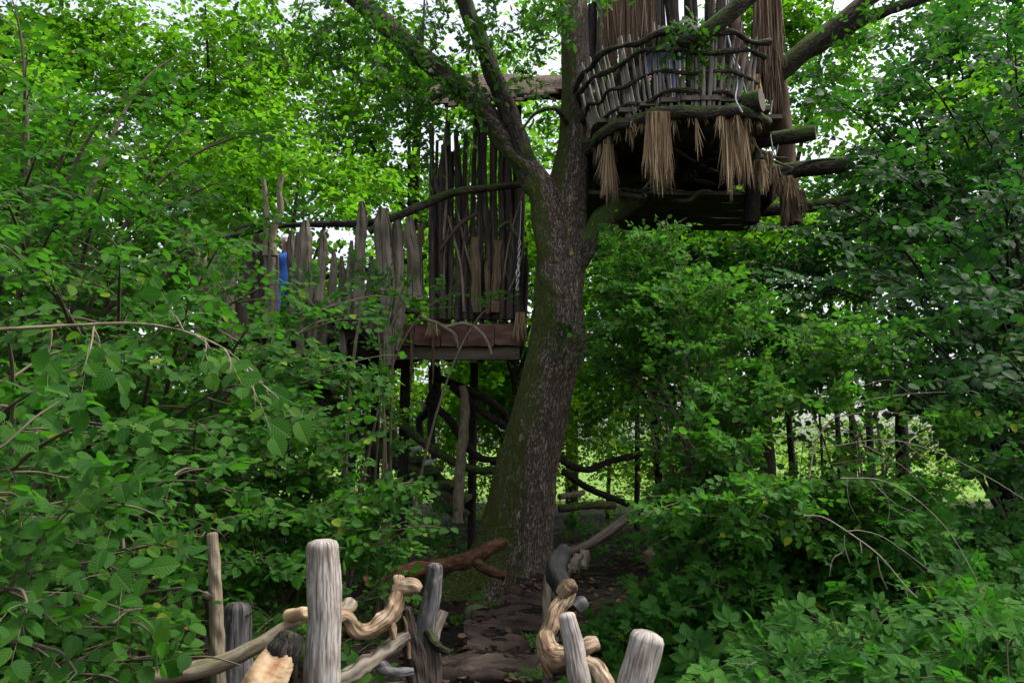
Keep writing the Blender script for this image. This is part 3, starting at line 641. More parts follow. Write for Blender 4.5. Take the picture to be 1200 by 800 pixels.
# roof: rafters and overlapping bark shingles
ez = P(600, 112, 9.25)[2]; rz = ez + 1.05
rx0, rx1 = P(500, 112, 9.25)[0], P(692, 112, 9.25)[0]
for i, x in enumerate(np.linspace(rx0 + .1, rx1 - .1, 5)):
    pole('rafter', [(x, 9.15, ez - .05), (x + .03, 10.9, rz - .05)], .045, M['dark'], hut, seg=8, n=10, lump=.1, seed=170 + i)
pole('eave_pole', [(rx0 - .15, 9.22, ez - .09), ((rx0 + rx1) / 2, 9.2, ez - .04), (rx1 + .1, 9.22, ez - .02)], .045, M['dark'], hut, seg=9, n=24, lump=.1, seed=180)
for row in range(6):
    n = 15; y = 9.02 + row * .34; z = ez - .02 + (y - 9.15) * .6
    for k in range(n):
        x = rx0 + (k + .5 + (.5 if row % 2 else 0)) * (rx1 - rx0) / n + rp.uniform(-.02, .02)
        sag = -.10 * math.cos((k / n) * 3.14 - .3) if row == 0 else 0
        a = (x, y + rp.uniform(-.06, .04), z + sag - .03 + rp.uniform(-.03, .03)); b = (x + rp.uniform(-.03, .03), y + .5, z + .30 + rp.uniform(-.01, .02))
        board('bark_shingle', a, b, .15 + rp.uniform(-.03, .03), .018, (0, -.5, 1), M['bark_tile'], hut, seed=200 + row * 20 + k, n=4, wob=.012)
# shredded fringe on the deck's right corner and hanging wood strips
def fringe(mb, top, width, length, n, rng, across=(1, 0, 0), thick=.05, ragged=.35, fan=.0, r=.004, sway=.02, gather=1.0):
    """n narrow drooping strands hanging from a horizontal edge at `top`"""
    across = unit(np.array(across, float)[None])[0]; dep = np.cross(across, (0, 0, 1.0))
    s = rng.uniform(-.5, .5, n); e = rng.uniform(-.5, .5, n)
    T = np.linspace(0, 1, 5)
    Ln = length * (1 - ragged * rng.random(n) ** 1.2 * (.6 + .8 * vnoise(np.stack([s * 7, e, s * 0 + length * 9], -1))))
    cl = ((s + .5) * 9).astype(int) + 10 * (e > 0); cs = rng.normal(0, .013, 24)[cl]; cL = rng.uniform(.72, 1, 24)[cl]; Ln = Ln * cL
    base = np.asarray(top)[None] + (s * width * gather)[:, None] * across + (e * thick)[:, None] * dep
    tipoff = (s * width * (1 - gather + fan * .6) + cs * length / .8)[:, None] * across + (e * thick * fan)[:, None] * dep + rng.normal(0, sway * 1.5, (n, 1)) * across + rng.normal(0, sway, (n, 1)) * dep
    C = base[:, None] + tipoff[:, None] * (T ** 1.3)[None, :, None] + np.array([0, 0, -1.0]) * (Ln[:, None] * T[None])[..., None]
    th = rng.uniform(0, 3.14, n); wv = (np.cos(th)[:, None] * across + np.sin(th)[:, None] * dep) * (r * rng.uniform(.6, 1.5, n))[:, None]
    wt = np.array([1, 1.05, 1, .8, .15])[None, :, None]
    A_ = C - wv[:, None] * wt; B_ = C + wv[:, None] * wt
    V = np.stack([A_, B_], 2).reshape(n, 10, 3)
    q = np.array([[2 * i, 2 * i + 1, 2 * i + 3, 2 * i + 2] for i in range(4)])
    FF = (q[None] + (np.arange(n) * 10)[:, None, None]).reshape(-1, 4)
    mb.add(V.reshape(-1, 3), FF, np.zeros((len(FF) * 4, 2)), 0, np.repeat(rng.random(n), 4))
def fringe_part(name, mat, parent, *a, **k):
    mb = MB(); fringe(mb, *a, **k); o = mb.build(name, mat, parent, smooth=False); o['kind'] = 'stuff'; return o
fringe_part('reed_fringe', M['reed'], hut, P(610, 366, 9.2), .10, .40, 90, rg, fan=.5, r=.004)
for i, (px, y0, y1, w) in enumerate(((481, 388, 458, 8), (507, 385, 450, 7))):
    pole('hanging_strip', [P(px, y1, 9.22), P(px + 1, (y0 + y1) / 2, 9.2), P(px, y0, 9.24)], [w * .3 * pxm(9.2), w * .5 * pxm(9.2), w * .6 * pxm(9.2)], M['orangewood'], hut, seg=7, n=16, lump=.25, seed=300 + i, ell=.45)
fringe_part('reed_fringe', M['reed'], hut, P(507, 378, 9.19), .09, .22, 50, rg, fan=.6, r=.004)
# lichen-grey twisted branch lying over the deck edge
tb = thing('crooked_branch', P(520, 372, 9.2), 'lichen-grey forked crooked branch hanging over the reddish deck edge', 'branch')
cb_ = pole('stem', [P(486, 370, 9.28), P(510, 378, 9.2), P(528, 388, 9.18), P(534, 395, 9.17), P(537, 408, 9.17)], [.022, .026, .024, .02, .014], M['rail'], tb, seg=8, n=24, lump=.15, seed=310)
pole('fork', [P(522, 383, 9.19), P(545, 379, 9.17), P(562, 388, 9.15), P(572, 402, 9.14), P(576, 415, 9.14)], [.016, .022, .02, .018, .014], M['dead'], cb_, seg=8, n=24, lump=.18, seed=311)
pole('short_stub', [P(462, 366, 9.25), P(480, 364, 9.22), P(492, 367, 9.2)], [.035, .04, .036], M['mossy'], tb, seg=9, n=14, lump=.12, seed=312, cmi=None)

# chain of steel links
ch = thing('steel_chain', P(607, 290, 9.1), 'short galvanised steel chain hanging beside the oak trunk at the hut corner', 'chain')
c0, c1 = P(609, 284, 9.12), P(606, 338, 9.12)
for i in range(13):
    t = i / 12; c = c0 + (c1 - c0) * t; a = np.linspace(0, 2 * math.pi, 14, endpoint=True)
    big = 1.5 if i in (7, 8) else 1.0
    rot = (i % 2) * 1.57 + .4; dx = np.array([math.cos(rot), math.sin(rot), 0])
    pts = c + np.cos(a)[:, None] * dx * .013 * big + np.sin(a)[:, None] * np.array([0, 0, 1]) * .030 * big
    pole('link', pts, .0055 * big, M['metal'], ch, seg=6, n=20, lump=0, seed=1)
pole('wire', [P(611, 235, 9.14), P(610, 262, 9.12), P(609, 282, 9.12)], .004, M['metal'], ch, seg=5, n=8, lump=0)

# ------------------------------------------------------------------ walkway with split-log balustrade, left of the hut
wk = thing('tree_walkway', P(360, 405, 9.6), 'raised walkway with ragged grey split-log balustrade leading left from the hut', 'walkway')
wz = P(360, 400, 9.4)[2]; wx0 = P(215, 400, 9.4)[0]
for i in range(6):
    y = 9.25 + i * .26
    board('floor_board', (wx0, y, wz + .02), (hx0 - .06, y, wz + .02), .235, .05, (0, 0, 1), M['board'], wk, seed=320 + i, wob=.008)
pole('bearer', [(wx0 - .1, 9.35, wz - .1), (-2.0, 9.3, wz - .13), (hx0 + .02, 9.3, wz - .12)], [.09, .1, .085], M['dark'], wk, seg=12, n=24, lump=.08, seed=330)
pole('bearer', [(wx0 - .1, 10.5, wz - .1), (hx0 + .02, 10.5, wz - .12)], .09, M['dark'], wk, seg=12, n=16, lump=.08, seed=331)
slabs = [  # top px,py  bottom px,py  half width px, depth, material
    (358, 258, 363, 402, 8, 9.2, 'slab'), (349, 272, 348, 400, 5, 9.3, 'slab'), (378, 270, 371, 404, 5.5, 9.15, 'slab'), (391, 292, 388, 400, 5, 9.25, 'slab'),
    (424, 236, 421, 372, 6.5, 9.15, 'slab'), (412, 282, 408, 392, 4.5, 9.2, 'slab'), (448, 244, 455, 384, 10, 9.12, 'slab'), (466, 252, 463, 376, 7, 9.2, 'slab'),
    (480, 254, 487, 352, 9, 9.2, 'slab'), (435, 300, 437, 396, 6, 9.3, 'slab'), (400, 300, 399, 398, 5, 9.4, 'slab'), (315, 262, 316, 402, 7, 9.5, 'slab'), (303, 268, 300, 402, 9, 9.55, 'pole'), (306, 262, 309, 402, 7, 9.65, 'pole'), (341, 270, 340, 402, 5.5, 9.55, 'slab'), (325, 296, 326, 402, 3, 9.5, 'slab'),
    (290, 285, 286, 402, 8, 9.5, 'pole'), (272, 300, 270, 402, 7, 9.45, 'slab'), (252, 290, 254, 402, 6, 9.4, 'slab'), (236, 270, 243, 402, 5, 9.35, 'slab'), (228, 262, 233, 402, 4, 9.3, 'slab')]
for i, (a, b, c, d_, w, dd, mt) in enumerate(slabs):
    m_ = P((a + c) / 2 + rp.uniform(-3, 3), (b + d_) / 2, dd)
    q = pxm(dd) * w
    pole('split_log', [P(c, d_, dd), m_, P(a + rp.uniform(-1, 1), b + 22, dd), P(a, b, dd)], [q * .63, q * .6, q * .5, q * .2], M[mt], wk, seg=16, n=44, lump=.07, seed=340 + i, ell=1.8, fine=.10, disp=lambda A, L, r: (vnoise(np.stack([np.cos(A) * 4, np.sin(A) * 4, L * 1.5], -1)) - .5) * .5)
for i, (pts, r) in enumerate((([(311, 300), (313, 262), (311, 232), (309, 209)], .036), ([(321, 300), (320, 272), (329, 246), (327, 225), (331, 204)], .046), ([(232, 300), (225, 272), (220, 250)], .03), ([(197, 330), (194, 296)], .03))):
    pole('crooked_pole', [P(a, b, 9.3) for a, b in pts], [r, r * .95, r * .85, r * .75, r * .7][:len(pts)], M['rail'], wk, seg=9, n=26, lump=.1, seed=370 + i)
# shredded lower log ends hanging below the floor
for i, (a, b, c, d_, w) in enumerate(((366, 352, 366, 416, 6), (385, 348, 377, 414, 5), (394, 350, 403, 420, 6), (352, 380, 350, 420, 5), (462, 338, 450, 400, 11), (452, 352, 455, 428, 9), (470, 345, 462, 410, 7))):
    q = pxm(9.1) * w
    pole('hanging_slab', [P(c, d_, 9.1), P((a + c) / 2 + 1, (b + d_) / 2, 9.08), P(a, b, 9.12)], [q * .35, q * .6, q * .55], M['slab'], wk, seg=11, n=24, lump=.15, seed=380 + i, ell=1.8, fine=.2)
pole('sloping_branch', [P(338, 352, 9.0), P(362, 358, 8.95), P(394, 372, 8.95), P(432, 392, 9.05), P(450, 404, 9.1)], [.05, .085, .09, .08, .06], M['dark'], wk, seg=14, n=34, lump=.1, seed=390)
pole('top_rail', [P(262, 280, 9.4), P(310, 268, 9.38), P(338, 264, 9.4), P(400, 262, 9.42), P(430, 262, 9.35), P(478, 250, 9.3)], [.03, .035, .03, .045, .05, .035], M['dark'], wk, seg=9, n=36, lump=.1, seed=391)
pole('top_rail', [P(345, 330, 9.45), P(400, 322, 9.42), P(440, 315, 9.4), P(500, 300, 9.5)], [.03, .03, .035, .03], M['dark'], wk, seg=9, n=30, lump=.1, seed=392)
pole('prop', [P(268, 640, 9.7), P(266, 560, 9.7), P(272, 480, 9.72), P(282, 408, 9.75)], [.30, .27, .24, .22], M['bark_tile'], wk, seg=22, n=40, lump=.08, seed=393, fine=.05)
for i, (a, b, c, d_, r, dd) in enumerate(((476, 420, 473, 640, 6, 10.3), (438, 420, 437, 612, 5, 10.6), (420, 410, 408, 620, 7, 10.0), (556, 425, 553, 600, 5, 11.2), (350, 420, 420, 360, 3, 10.0))):
    if i == 4: continue
    q = r * pxm(dd); e = P(c, d_, dd); e[2] = min(e[2], float(zg(e[0], e[1])) - .05)
    pole('prop', [e, (np.array(e) + P(a, b, dd)) / 2 + np.array([rp.uniform(-.04, .04), 0, 0]), P(a, b, dd)], [q * 1.1, q, q], M['dark'], wk, seg=10, n=20, lump=.1, seed=400 + i)

# ------------------------------------------------------------------ stairs under the hut
st = thing('mossy_stairs', P(535, 598, 10.5), 'rough mossy log stairs with branch railing climbing left under the hut deck', 'stairs')
sA = [P(545, 607, 10.45), P(500, 567, 10.4), P(455, 533, 10.4), P(395, 488, 10.4), P(340, 446, 10.4)]
pole('stringer', sA, [.10, .105, .10, .095, .09], M['mossy'], st, seg=14, n=30, lump=.07, seed=420)
sB = [np.array(a) + np.array([.05, .85, .03]) for a in sA]
pole('stringer', sB, [.09, .10, .10, .09, .09], M['mossy'], st, seg=14, n=30, lump=.07, seed=421)
for i in range(9):
    t = .06 + i * .105; k = t * 4; j = min(int(k), 3); f = k - j
    a = sA[j] + (sA[j + 1] - sA[j]) * f + np.array([0, -.10, .12]); b = sB[j] + (sB[j + 1] - sB[j]) * f + np.array([0, .08, .12])
    board('tread', a, b, .27, .055, (0, 0, 1), M['mossy'], st, seed=430 + i, wob=.008)
pole('hand_rail', [P(452, 478, 10.1), P(480, 505, 10.1), P(515, 531, 10.1), P(552, 549, 10.1), P(585, 550, 10.0), P(602, 540, 9.9)], [.05, .055, .055, .05, .05, .04], M['mossy'], st, seg=11, n=36, lump=.08, seed=440)
pole('newel_post', [P(536, 612, 10.0), P(540, 540, 10.0), P(545, 478, 10.0), P(542, 452, 10.0)], [.07, .062, .06, .05], M['rail'], st, seg=11, n=26, lump=.1, seed=441)
for i, pts in enumerate((((528, 452), (560, 478), (588, 497), (612, 512)), ((500, 470), (525, 490), (560, 535), (605, 536)), ((505, 440), (545, 455), (585, 478), (600, 500)), ((575, 540), (600, 545), (622, 530)))):
    pole('curved_branch', [P(a, b, 10.3 + .1 * i) for a, b in pts], [.045, .05, .05, .03][:len(pts)], M['dark'], st, seg=9, n=26, lump=.1, seed=445 + i)

# ------------------------------------------------------------------ upper tree house with basket balcony
up = thing('basket_tree_house', (2.0, 9.3, 4.9), 'thatched tree house with a round stick balcony, high right of the oak', 'tree house')
uc = np.array([1.93, 8.72]); rimz = P(808, 124, 7.7)[2]
def ring(ang, r, z): return np.array([uc[0] + r * math.cos(ang), uc[1] + r * math.sin(ang), z])
def arc(r, z, a0, a1, n, jz=.02, jr=.02, seed=0):
    q = random.Random(seed); return [ring(a0 + (a1 - a0) * i / (n - 1), r + q.uniform(-jr, jr), z + q.uniform(-jz, jz)) for i in range(n)]
A0, A1 = R(165), R(303)
for i in range(40):
    a = A0 + (A1 - A0) * (i + .5) / 40 + rp.uniform(-.02, .02); r = rp.uniform(.013, .025); h = .80 + rp.uniform(-.14, .10)
    tw = rp.uniform(-.05, .05)
    pole('stick', [ring(a, .97, rimz - .01), ring(a + tw * .5, 1.07 + rp.uniform(-.02, .02), rimz + h * .5), ring(a + tw, 1.16, rimz + h)], [r * 1.1, r, r * .8], M['stick'], up, seg=7, n=12, lump=.14, seed=460 + i)
for i, (rr, h, th) in enumerate(((.99, .12, .022), (1.06, .34, .020), (1.12, .55, .026), (1.16, .70, .030))):
    pole('balcony_rail', arc(rr + .035, rimz + h, A0 - .1, A1 + .05, 14, .045, .04, i), [th * (1 + .35 * math.sin(k * 2.3 + i)) for k in range(14)], M['limb'], up, seg=9, n=60, lump=.2, seed=510 + i)
pole('rim_branch', arc(1.03, rimz - .05, A0 - .15, A1 + .25, 12, .03, .03, 9), [.05, .055, .06, .06, .065, .065, .07, .07, .065, .06, .055, .05], M['mossy'], up, seg=12, n=70, lump=.12, seed=520)
# floor: boards on logs
for i in range(11):
    x = .82 + i * .197; w = math.sqrt(max(0.05, 1.03 ** 2 - (x - uc[0]) ** 2)) if abs(x - uc[0]) < 1.0 else -.2
    y0 = uc[1] - w
    board('floor_board', (x, y0, rimz + .085), (x + rp.uniform(-.02, .02), 10.7, rimz + .085), .1955, .045, (0, 0, 1), M['board'], up, seed=530 + i, wob=.0004)
logs = [(893, 117, 7.75, .115), (956, 155, 8.45, .085), (991, 192, 9.1, .10), (1000, 237, 10.1, .085), (822, 128, 7.75, .10)]
for i, (a, b, d_, r) in enumerate(logs):
    e = P(a, b, d_)
    s = np.array([.85, d_ + (1.15 if i < 4 else 1.6), e[2] - .06]); m_ = (s + e) / 2 + np.array([0, .02, .02])
    mb = MB(); tube(mb, [s, m_, e], [r * .95, r, r * .98], seg=16, n=26, lump=.05, seed=550 + i, cmi=1)
    mb.build('floor_log', [M['mossy'], M['enddark']], up)
for i, x in enumerate((1.05, 1.75, 2.5, 3.15)):
    pole('cross_beam', [(x, 8.35 + .2 * i, rimz - .30), (x + .05, 10.6, rimz - .32)], .10, M['dark'], up, seg=12, n=14, lump=.06, seed=560 + i)
for i, y in enumerate(np.arange(9.2, 10.6, .31)):
    board('under_plank', (.85 + rp.uniform(-.1, .1), y, rimz - .44), (2.95 + rp.uniform(-.35, .3), y + .05, rimz - .445), .3, .05, (0, 0, 1), M['board'], up, seed=640 + i, wob=.012)
# corner posts, wall planks
posts = [(880, 262, 893, -40, 10, 9.1, 'dark'), (928, 262, 905, 40, 12, 9.6, 'bark_tile'), (745, 200, 742, -40, 9, 9.7, 'dark'), (858, 130, 866, -40, 8, 9.5, 'dark'), (884, 118, 862, 20, 7, 8.8, 'fascia'), (830, 140, 832, -40, 7, 9.9, 'pole')]
for i, (a, b, c, d_, w, dd, mt) in enumerate(posts):
    q = w * pxm(dd); pole('post', [P(a, b, dd), P((a + c) / 2 + rp.uniform(-3, 3), (b + d_) / 2, dd), P(c, d_, dd)], [q, q * .95, q * .9], M[mt], up, seg=12, n=26, lump=.1, seed=570 + i)
for i in range(20):                                       # hut wall of crooked dark poles
    x = 1.1 + i * .088; y = 9.72 + rp.uniform(-.06, .08); rr = rp.uniform(.036, .06); hh = rp.uniform(2.9, 3.4)
    pole('wall_pole', [(x, y, rimz + .1), (x + rp.uniform(-.05, .05), y, rimz + hh * .4), (x + rp.uniform(-.07, .07), y + .02, rimz + hh * .75), (x + rp.uniform(-.1, .1), y, rimz + hh)], [rr, rr * .95, rr * .9, rr * .7], M['dark' if i % 3 else 'pole'], up, seg=9, n=18, lump=.14, seed=580 + i)
for i in range(8):
    y = 9.85 + i * .11
    for x in (1.06, 2.84): pole('wall_pole', [(x, y, rimz + .1), (x + rp.uniform(-.05, .05), y, rimz + 1.2), (x + rp.uniform(-.06, .06), y, rimz + 2.5)], rp.uniform(.035, .055), M['dark'], up, seg=8, n=12, lump=.14, seed=600 + i)
pole('wall_plate', [P(690, -28, 9.0), P(740, -34, 8.95), P(800, -30, 8.9), P(900, -24, 8.9)], .06, M['dark'], up, seg=10, n=24, lump=.08, seed=620)
for i in range(16):                                       # crooked branches poking out below the floor
    a = rp.uniform(0, 1); o_ = P(730 + 200 * a, rp.uniform(165, 240), 8.6 + rp.uniform(0, .8)); e_ = o_ + np.array([rp.uniform(-.2, .7), rp.uniform(-.5, .1), rp.uniform(-.3, .25)])
    pole('stray_branch', [o_ + np.array([-.3, .3, .15]), o_, (o_ + e_) / 2 + np.array([rp.uniform(-.08, .08), 0, rp.uniform(-.08, .08)]), e_], [.03, .026, .02, .009], M['limb' if i % 2 else 'rail'], up, seg=7, n=18, lump=.14, seed=660 + i)
# reed hangings
def hang(px, y0, y1, w, d_, n, mat='reed', **k):
    t = P(px, y0, d_); b = P(px, y1, d_); fringe_part('reed_curtain', M[mat], up, t, w * pxm(d_), t[2] - b[2], n, rg, **k)
hang(735, -30, 88, 64, 8.85, 900, 'reedbrown', thick=.12, ragged=.25, r=.005, fan=-.1)
hang(897, -30, 100, 30, 8.8, 500, 'reedbrown', thick=.16, ragged=.4, r=.006, fan=.25)
hang(905, 60, 150, 20, 9.0, 160, 'reedbrown', thick=.12, ragged=.4, r=.005)
hang(771, 132, 232, 28, 7.62, 420, 'reed', thick=.07, ragged=.42, r=.0045, fan=.22)
hang(713, 170, 248, 12, 8.25, 170, 'reed', thick=.06, ragged=.4, r=.0045, fan=.9)
hang(852, 140, 238, 10, 7.8, 120, 'reed', thick=.05, ragged=.5, r=.0045, fan=.9)
hang(868, 138, 225, 12, 7.85, 140, 'reed', thick=.05, ragged=.45, r=.0045, fan=.8)
hang(862, 138, 200, 26, 7.85, 60, 'reed', thick=.05, ragged=.6, r=.004, fan=.2)
hang(893, 188, 232, 5, 8.2, 110, 'reed', thick=.04, ragged=.5, r=.0045, fan=1.8)
hang(906, 196, 222, 14, 8.3, 120, 'reedbrown', thick=.06, ragged=.5, r=.0045, fan=.6)
hang(928, 226, 268, 26, 9.0, 220, 'reedbrown', thick=.12, ragged=.35, r=.005, fan=.2)
hang(881, 120, 165, 14, 8.3, 120, 'reedbrown', thick=.06, ragged=.5, r=.0045, fan=.1)
hang(815, 136, 200, 4, 7.7, 16, 'reed', thick=.03, ragged=.8, r=.004, fan=1.6)
hang(742, 142, 162, 6, 7.9, 18, 'reed', thick=.03, ragged=.6, r=.004, fan=1.4)
hang(846, 105, 128, 26, 7.95, 160, 'reed', thick=.12, ragged=.4, r=.005, fan=.3)
hang(884, 88, 122, 12, 8.2, 120, 'reed', thick=.06, ragged=.4, r=.005, fan=.3)
for i in range(14):
    a = R(190 + i * 9); c = ring(a, 1.02, rimz - .04); fringe_part('reed_tuft', M['reed' if i % 3 else 'reedbrown'], up, c, .03 + .06 * rp.random(), rp.uniform(.12, .42), 26, rg, across=(-math.sin(a), math.cos(a), 0), thick=.03, ragged=.7, r=.004, fan=rp.uniform(.3, 1.6))
for i in range(9):
    c = P(840 + 12 * i, 130 + 12 * i + rp.uniform(-14, 14), 8.0 + .12 * i); fringe_part('reed_tuft', M['reed' if i % 2 else 'reedbrown'], up, c, .06 + .08 * rp.random(), rp.uniform(.2, .5), 60, rg, thick=.06, ragged=.7, r=.004, fan=rp.uniform(.2, 1.0))
# rope
rp_ = thing('pale_rope', P(852, 0, 7.9), 'pale tangled rope hanging down past the right end of the stick balcony', 'rope')
pole('strand', [P(852, -20, 7.9), P(851, 25, 7.85), P(857, 60, 7.8), P(864, 95, 7.72), P(862, 116, 7.6), P(870, 132, 7.55)], .008, M['rope'], rp_, seg=6, n=40, lump=.1)
pole('strand', [P(855, -20, 7.92), P(853, 40, 7.88), P(866, 80, 7.8), P(878, 122, 7.75)], .006, M['rope'], rp_, seg=6, n=36, lump=.1)
pole('strand', [P(905, 118, 8.5), P(902, 150, 8.5), P(908, 182, 8.45), P(912, 170, 8.45)], .006, M['rope'], rp_, seg=6, n=26, lump=.1)

# ------------------------------------------------------------------ people
def person(name, label, feet, yaw, h, mats, pose='stand', cap=None):
    """one continuous skinned body; mats = [skin, top, trousers, shoes]"""
    s = h / 1.75
    J = {'pel': (0, 0, .95), 'sp': (0, 0, 1.12), 'ch': (0, .01, 1.32), 'nk': (0, 0, 1.48), 'hd0': (0, .02, 1.56), 'hd': (0, .03, 1.66), 'hd2': (0, .02, 1.74)}
    rad = {'pel': (.15, .11), 'sp': (.14, .10), 'ch': (.165, .115), 'nk': (.06, .06), 'hd0': (.065, .075), 'hd': (.078, .098), 'hd2': (.055, .07)}
    E = [('pel', 'sp'), ('sp', 'ch'), ('ch', 'nk'), ('nk', 'hd0'), ('hd0', 'hd'), ('hd', 'hd2')]
    for sd, x in (('l', 1), ('r', -1)):
        lift = .19 if (pose == 'climb' and sd == 'l') else 0
        J.update({'hip' + sd: (x * .10, 0, .90), 'kn' + sd: (x * .11, .05 + lift, .50 + lift * .9), 'an' + sd: (x * .11, lift * .9, .09 + lift), 'to' + sd: (x * .13, .17 + lift * .9, .04 + lift),
                  'sh' + sd: (x * .19, 0, 1.40), 'el' + sd: (x * .25, .0, 1.13), 'wr' + sd: (x * .25, .12, .92), 'ha' + sd: (x * .24, .17, .84)})
        rad.update({'hip' + sd: (.09, .095), 'kn' + sd: (.06, .062), 'an' + sd: (.042, .045), 'to' + sd: (.042, .032), 'sh' + sd: (.062, .062), 'el' + sd: (.045, .045), 'wr' + sd: (.03, .03), 'ha' + sd: (.035, .022)})
        E += [('pel', 'hip' + sd), ('hip' + sd, 'kn' + sd), ('kn' + sd, 'an' + sd), ('an' + sd, 'to' + sd), ('ch', 'sh' + sd), ('sh' + sd, 'el' + sd), ('el' + sd, 'wr' + sd), ('wr' + sd, 'ha' + sd)]
        for k in range(5):
            n_ = 'f%d%s' % (k, sd)
            if k < 4: J[n_] = (x * (.215 + .018 * k), .20 + .005 * (k % 2), .765 + .008 * abs(k - 1.5))
            else: J[n_] = (x * .20, .215, .84)
            rad[n_] = (.009, .009); E.append(('ha' + sd, n_))
    names = list(J); me = bpy.data.meshes.new('body'); me.from_pydata([tuple(c * s for c in J[n]) for n in names], [(names.index(a), names.index(b)) for a, b in E], [])
    o = bpy.data.objects.new('body', me); COL.objects.link(o)
    sk = o.modifiers.new('skin', 'SKIN'); sk.use_smooth_shade = True
    for i, n in enumerate(names): me.skin_vertices[0].data[i].radius = tuple(c * s for c in rad[n])
    me.skin_vertices[0].data[0].use_root = True
    ss = o.modifiers.new('sub', 'SUBSURF'); ss.levels = 2; ss.render_levels = 2
    dg = bpy.context.evaluated_depsgraph_get(); m2 = bpy.data.meshes.new_from_object(o.evaluated_get(dg)); bpy.data.objects.remove(o)
    for m in mats: m2.materials.append(m)
    for p in m2.polygons:
        c = p.center / s; p.use_smooth = True
        if c.z < .11 or (pose == 'climb' and c.x > .02 and c.z < .30 and c.y > .13): k = 3
        elif abs(c.x) > .19 and c.z < .93: k = 0
        elif c.z > 1.49: k = 0
        elif c.z > .93: k = 1
        else: k = 2
        p.material_index = k
    t = thing(name, feet, label, 'person'); t.rotation_euler = (0, 0, yaw)
    b = bpy.data.objects.new('body', m2); COL.objects.link(b); b.parent = t
    # face details and cap / hair
    mb = MB(); tube(mb, [(0, .115 * s, 1.665 * s), (0, .135 * s, 1.64 * s)], [.010 * s, .016 * s], seg=8, n=4, lump=0, round_end=True); o = mb.build('nose', mats[0]); o.parent = b
    for x in (-1, 1):
        mb = MB(); tube(mb, [(x * .032 * s, .102 * s, 1.68 * s), (x * .032 * s, .112 * s, 1.68 * s)], .009 * s, seg=8, n=3, lump=0, round_end=True); o = mb.build('eye', M['black']); o.parent = b
        mb = MB(); tube(mb, [(x * .078 * s, .02 * s, 1.66 * s), (x * .092 * s, .01 * s, 1.665 * s)], [.02 * s, .026 * s], seg=8, n=3, lump=0, round_end=True); o = mb.build('ear', mats[0]); o.parent = b
    mb = MB(); tube(mb, [(-.022 * s, .117 * s, 1.605 * s), (.022 * s, .117 * s, 1.605 * s)], .006 * s, seg=6, n=4, lump=0); o = mb.build('mouth', M['hair']); o.parent = b
    mb = MB(); tube(mb, [(0, -.01 * s, 1.655 * s), (0, -.005 * s, 1.70 * s), (0, 0, 1.745 * s), (0, .005 * s, 1.775 * s)], [.092 * s, .106 * s, .098 * s, .06 * s], seg=18, n=12, lump=.03, ell=.86, round_end=True)
    o = mb.build('cap' if cap else 'hair', cap or M['hair']); o.parent = t
    return t
person('person', 'person in bright blue with a pale cap, half hidden behind the walkway logs', (P(333, 330, 9.8)[0], 9.8, wz + .055), R(200), 1.32, [M['skin'], M['blue'], M['blue'], M['white']], cap=M['white'])
pf = P(508, 545, 10.8)
ps_ = person('person', 'person in dark clothes and white shoes climbing the stairs under the hut', (pf[0], 10.85, pf[2] - .02), R(95), 1.62, [M['skin'], M['black'], M['black'], M['white']], pose='climb')
person('person', 'person in navy clothes standing behind the sticks of the round balcony', (1.72, 8.55, rimz + .115), R(165), 1.18, [M['skin'], M['navy'], M['navy'], M['black']])

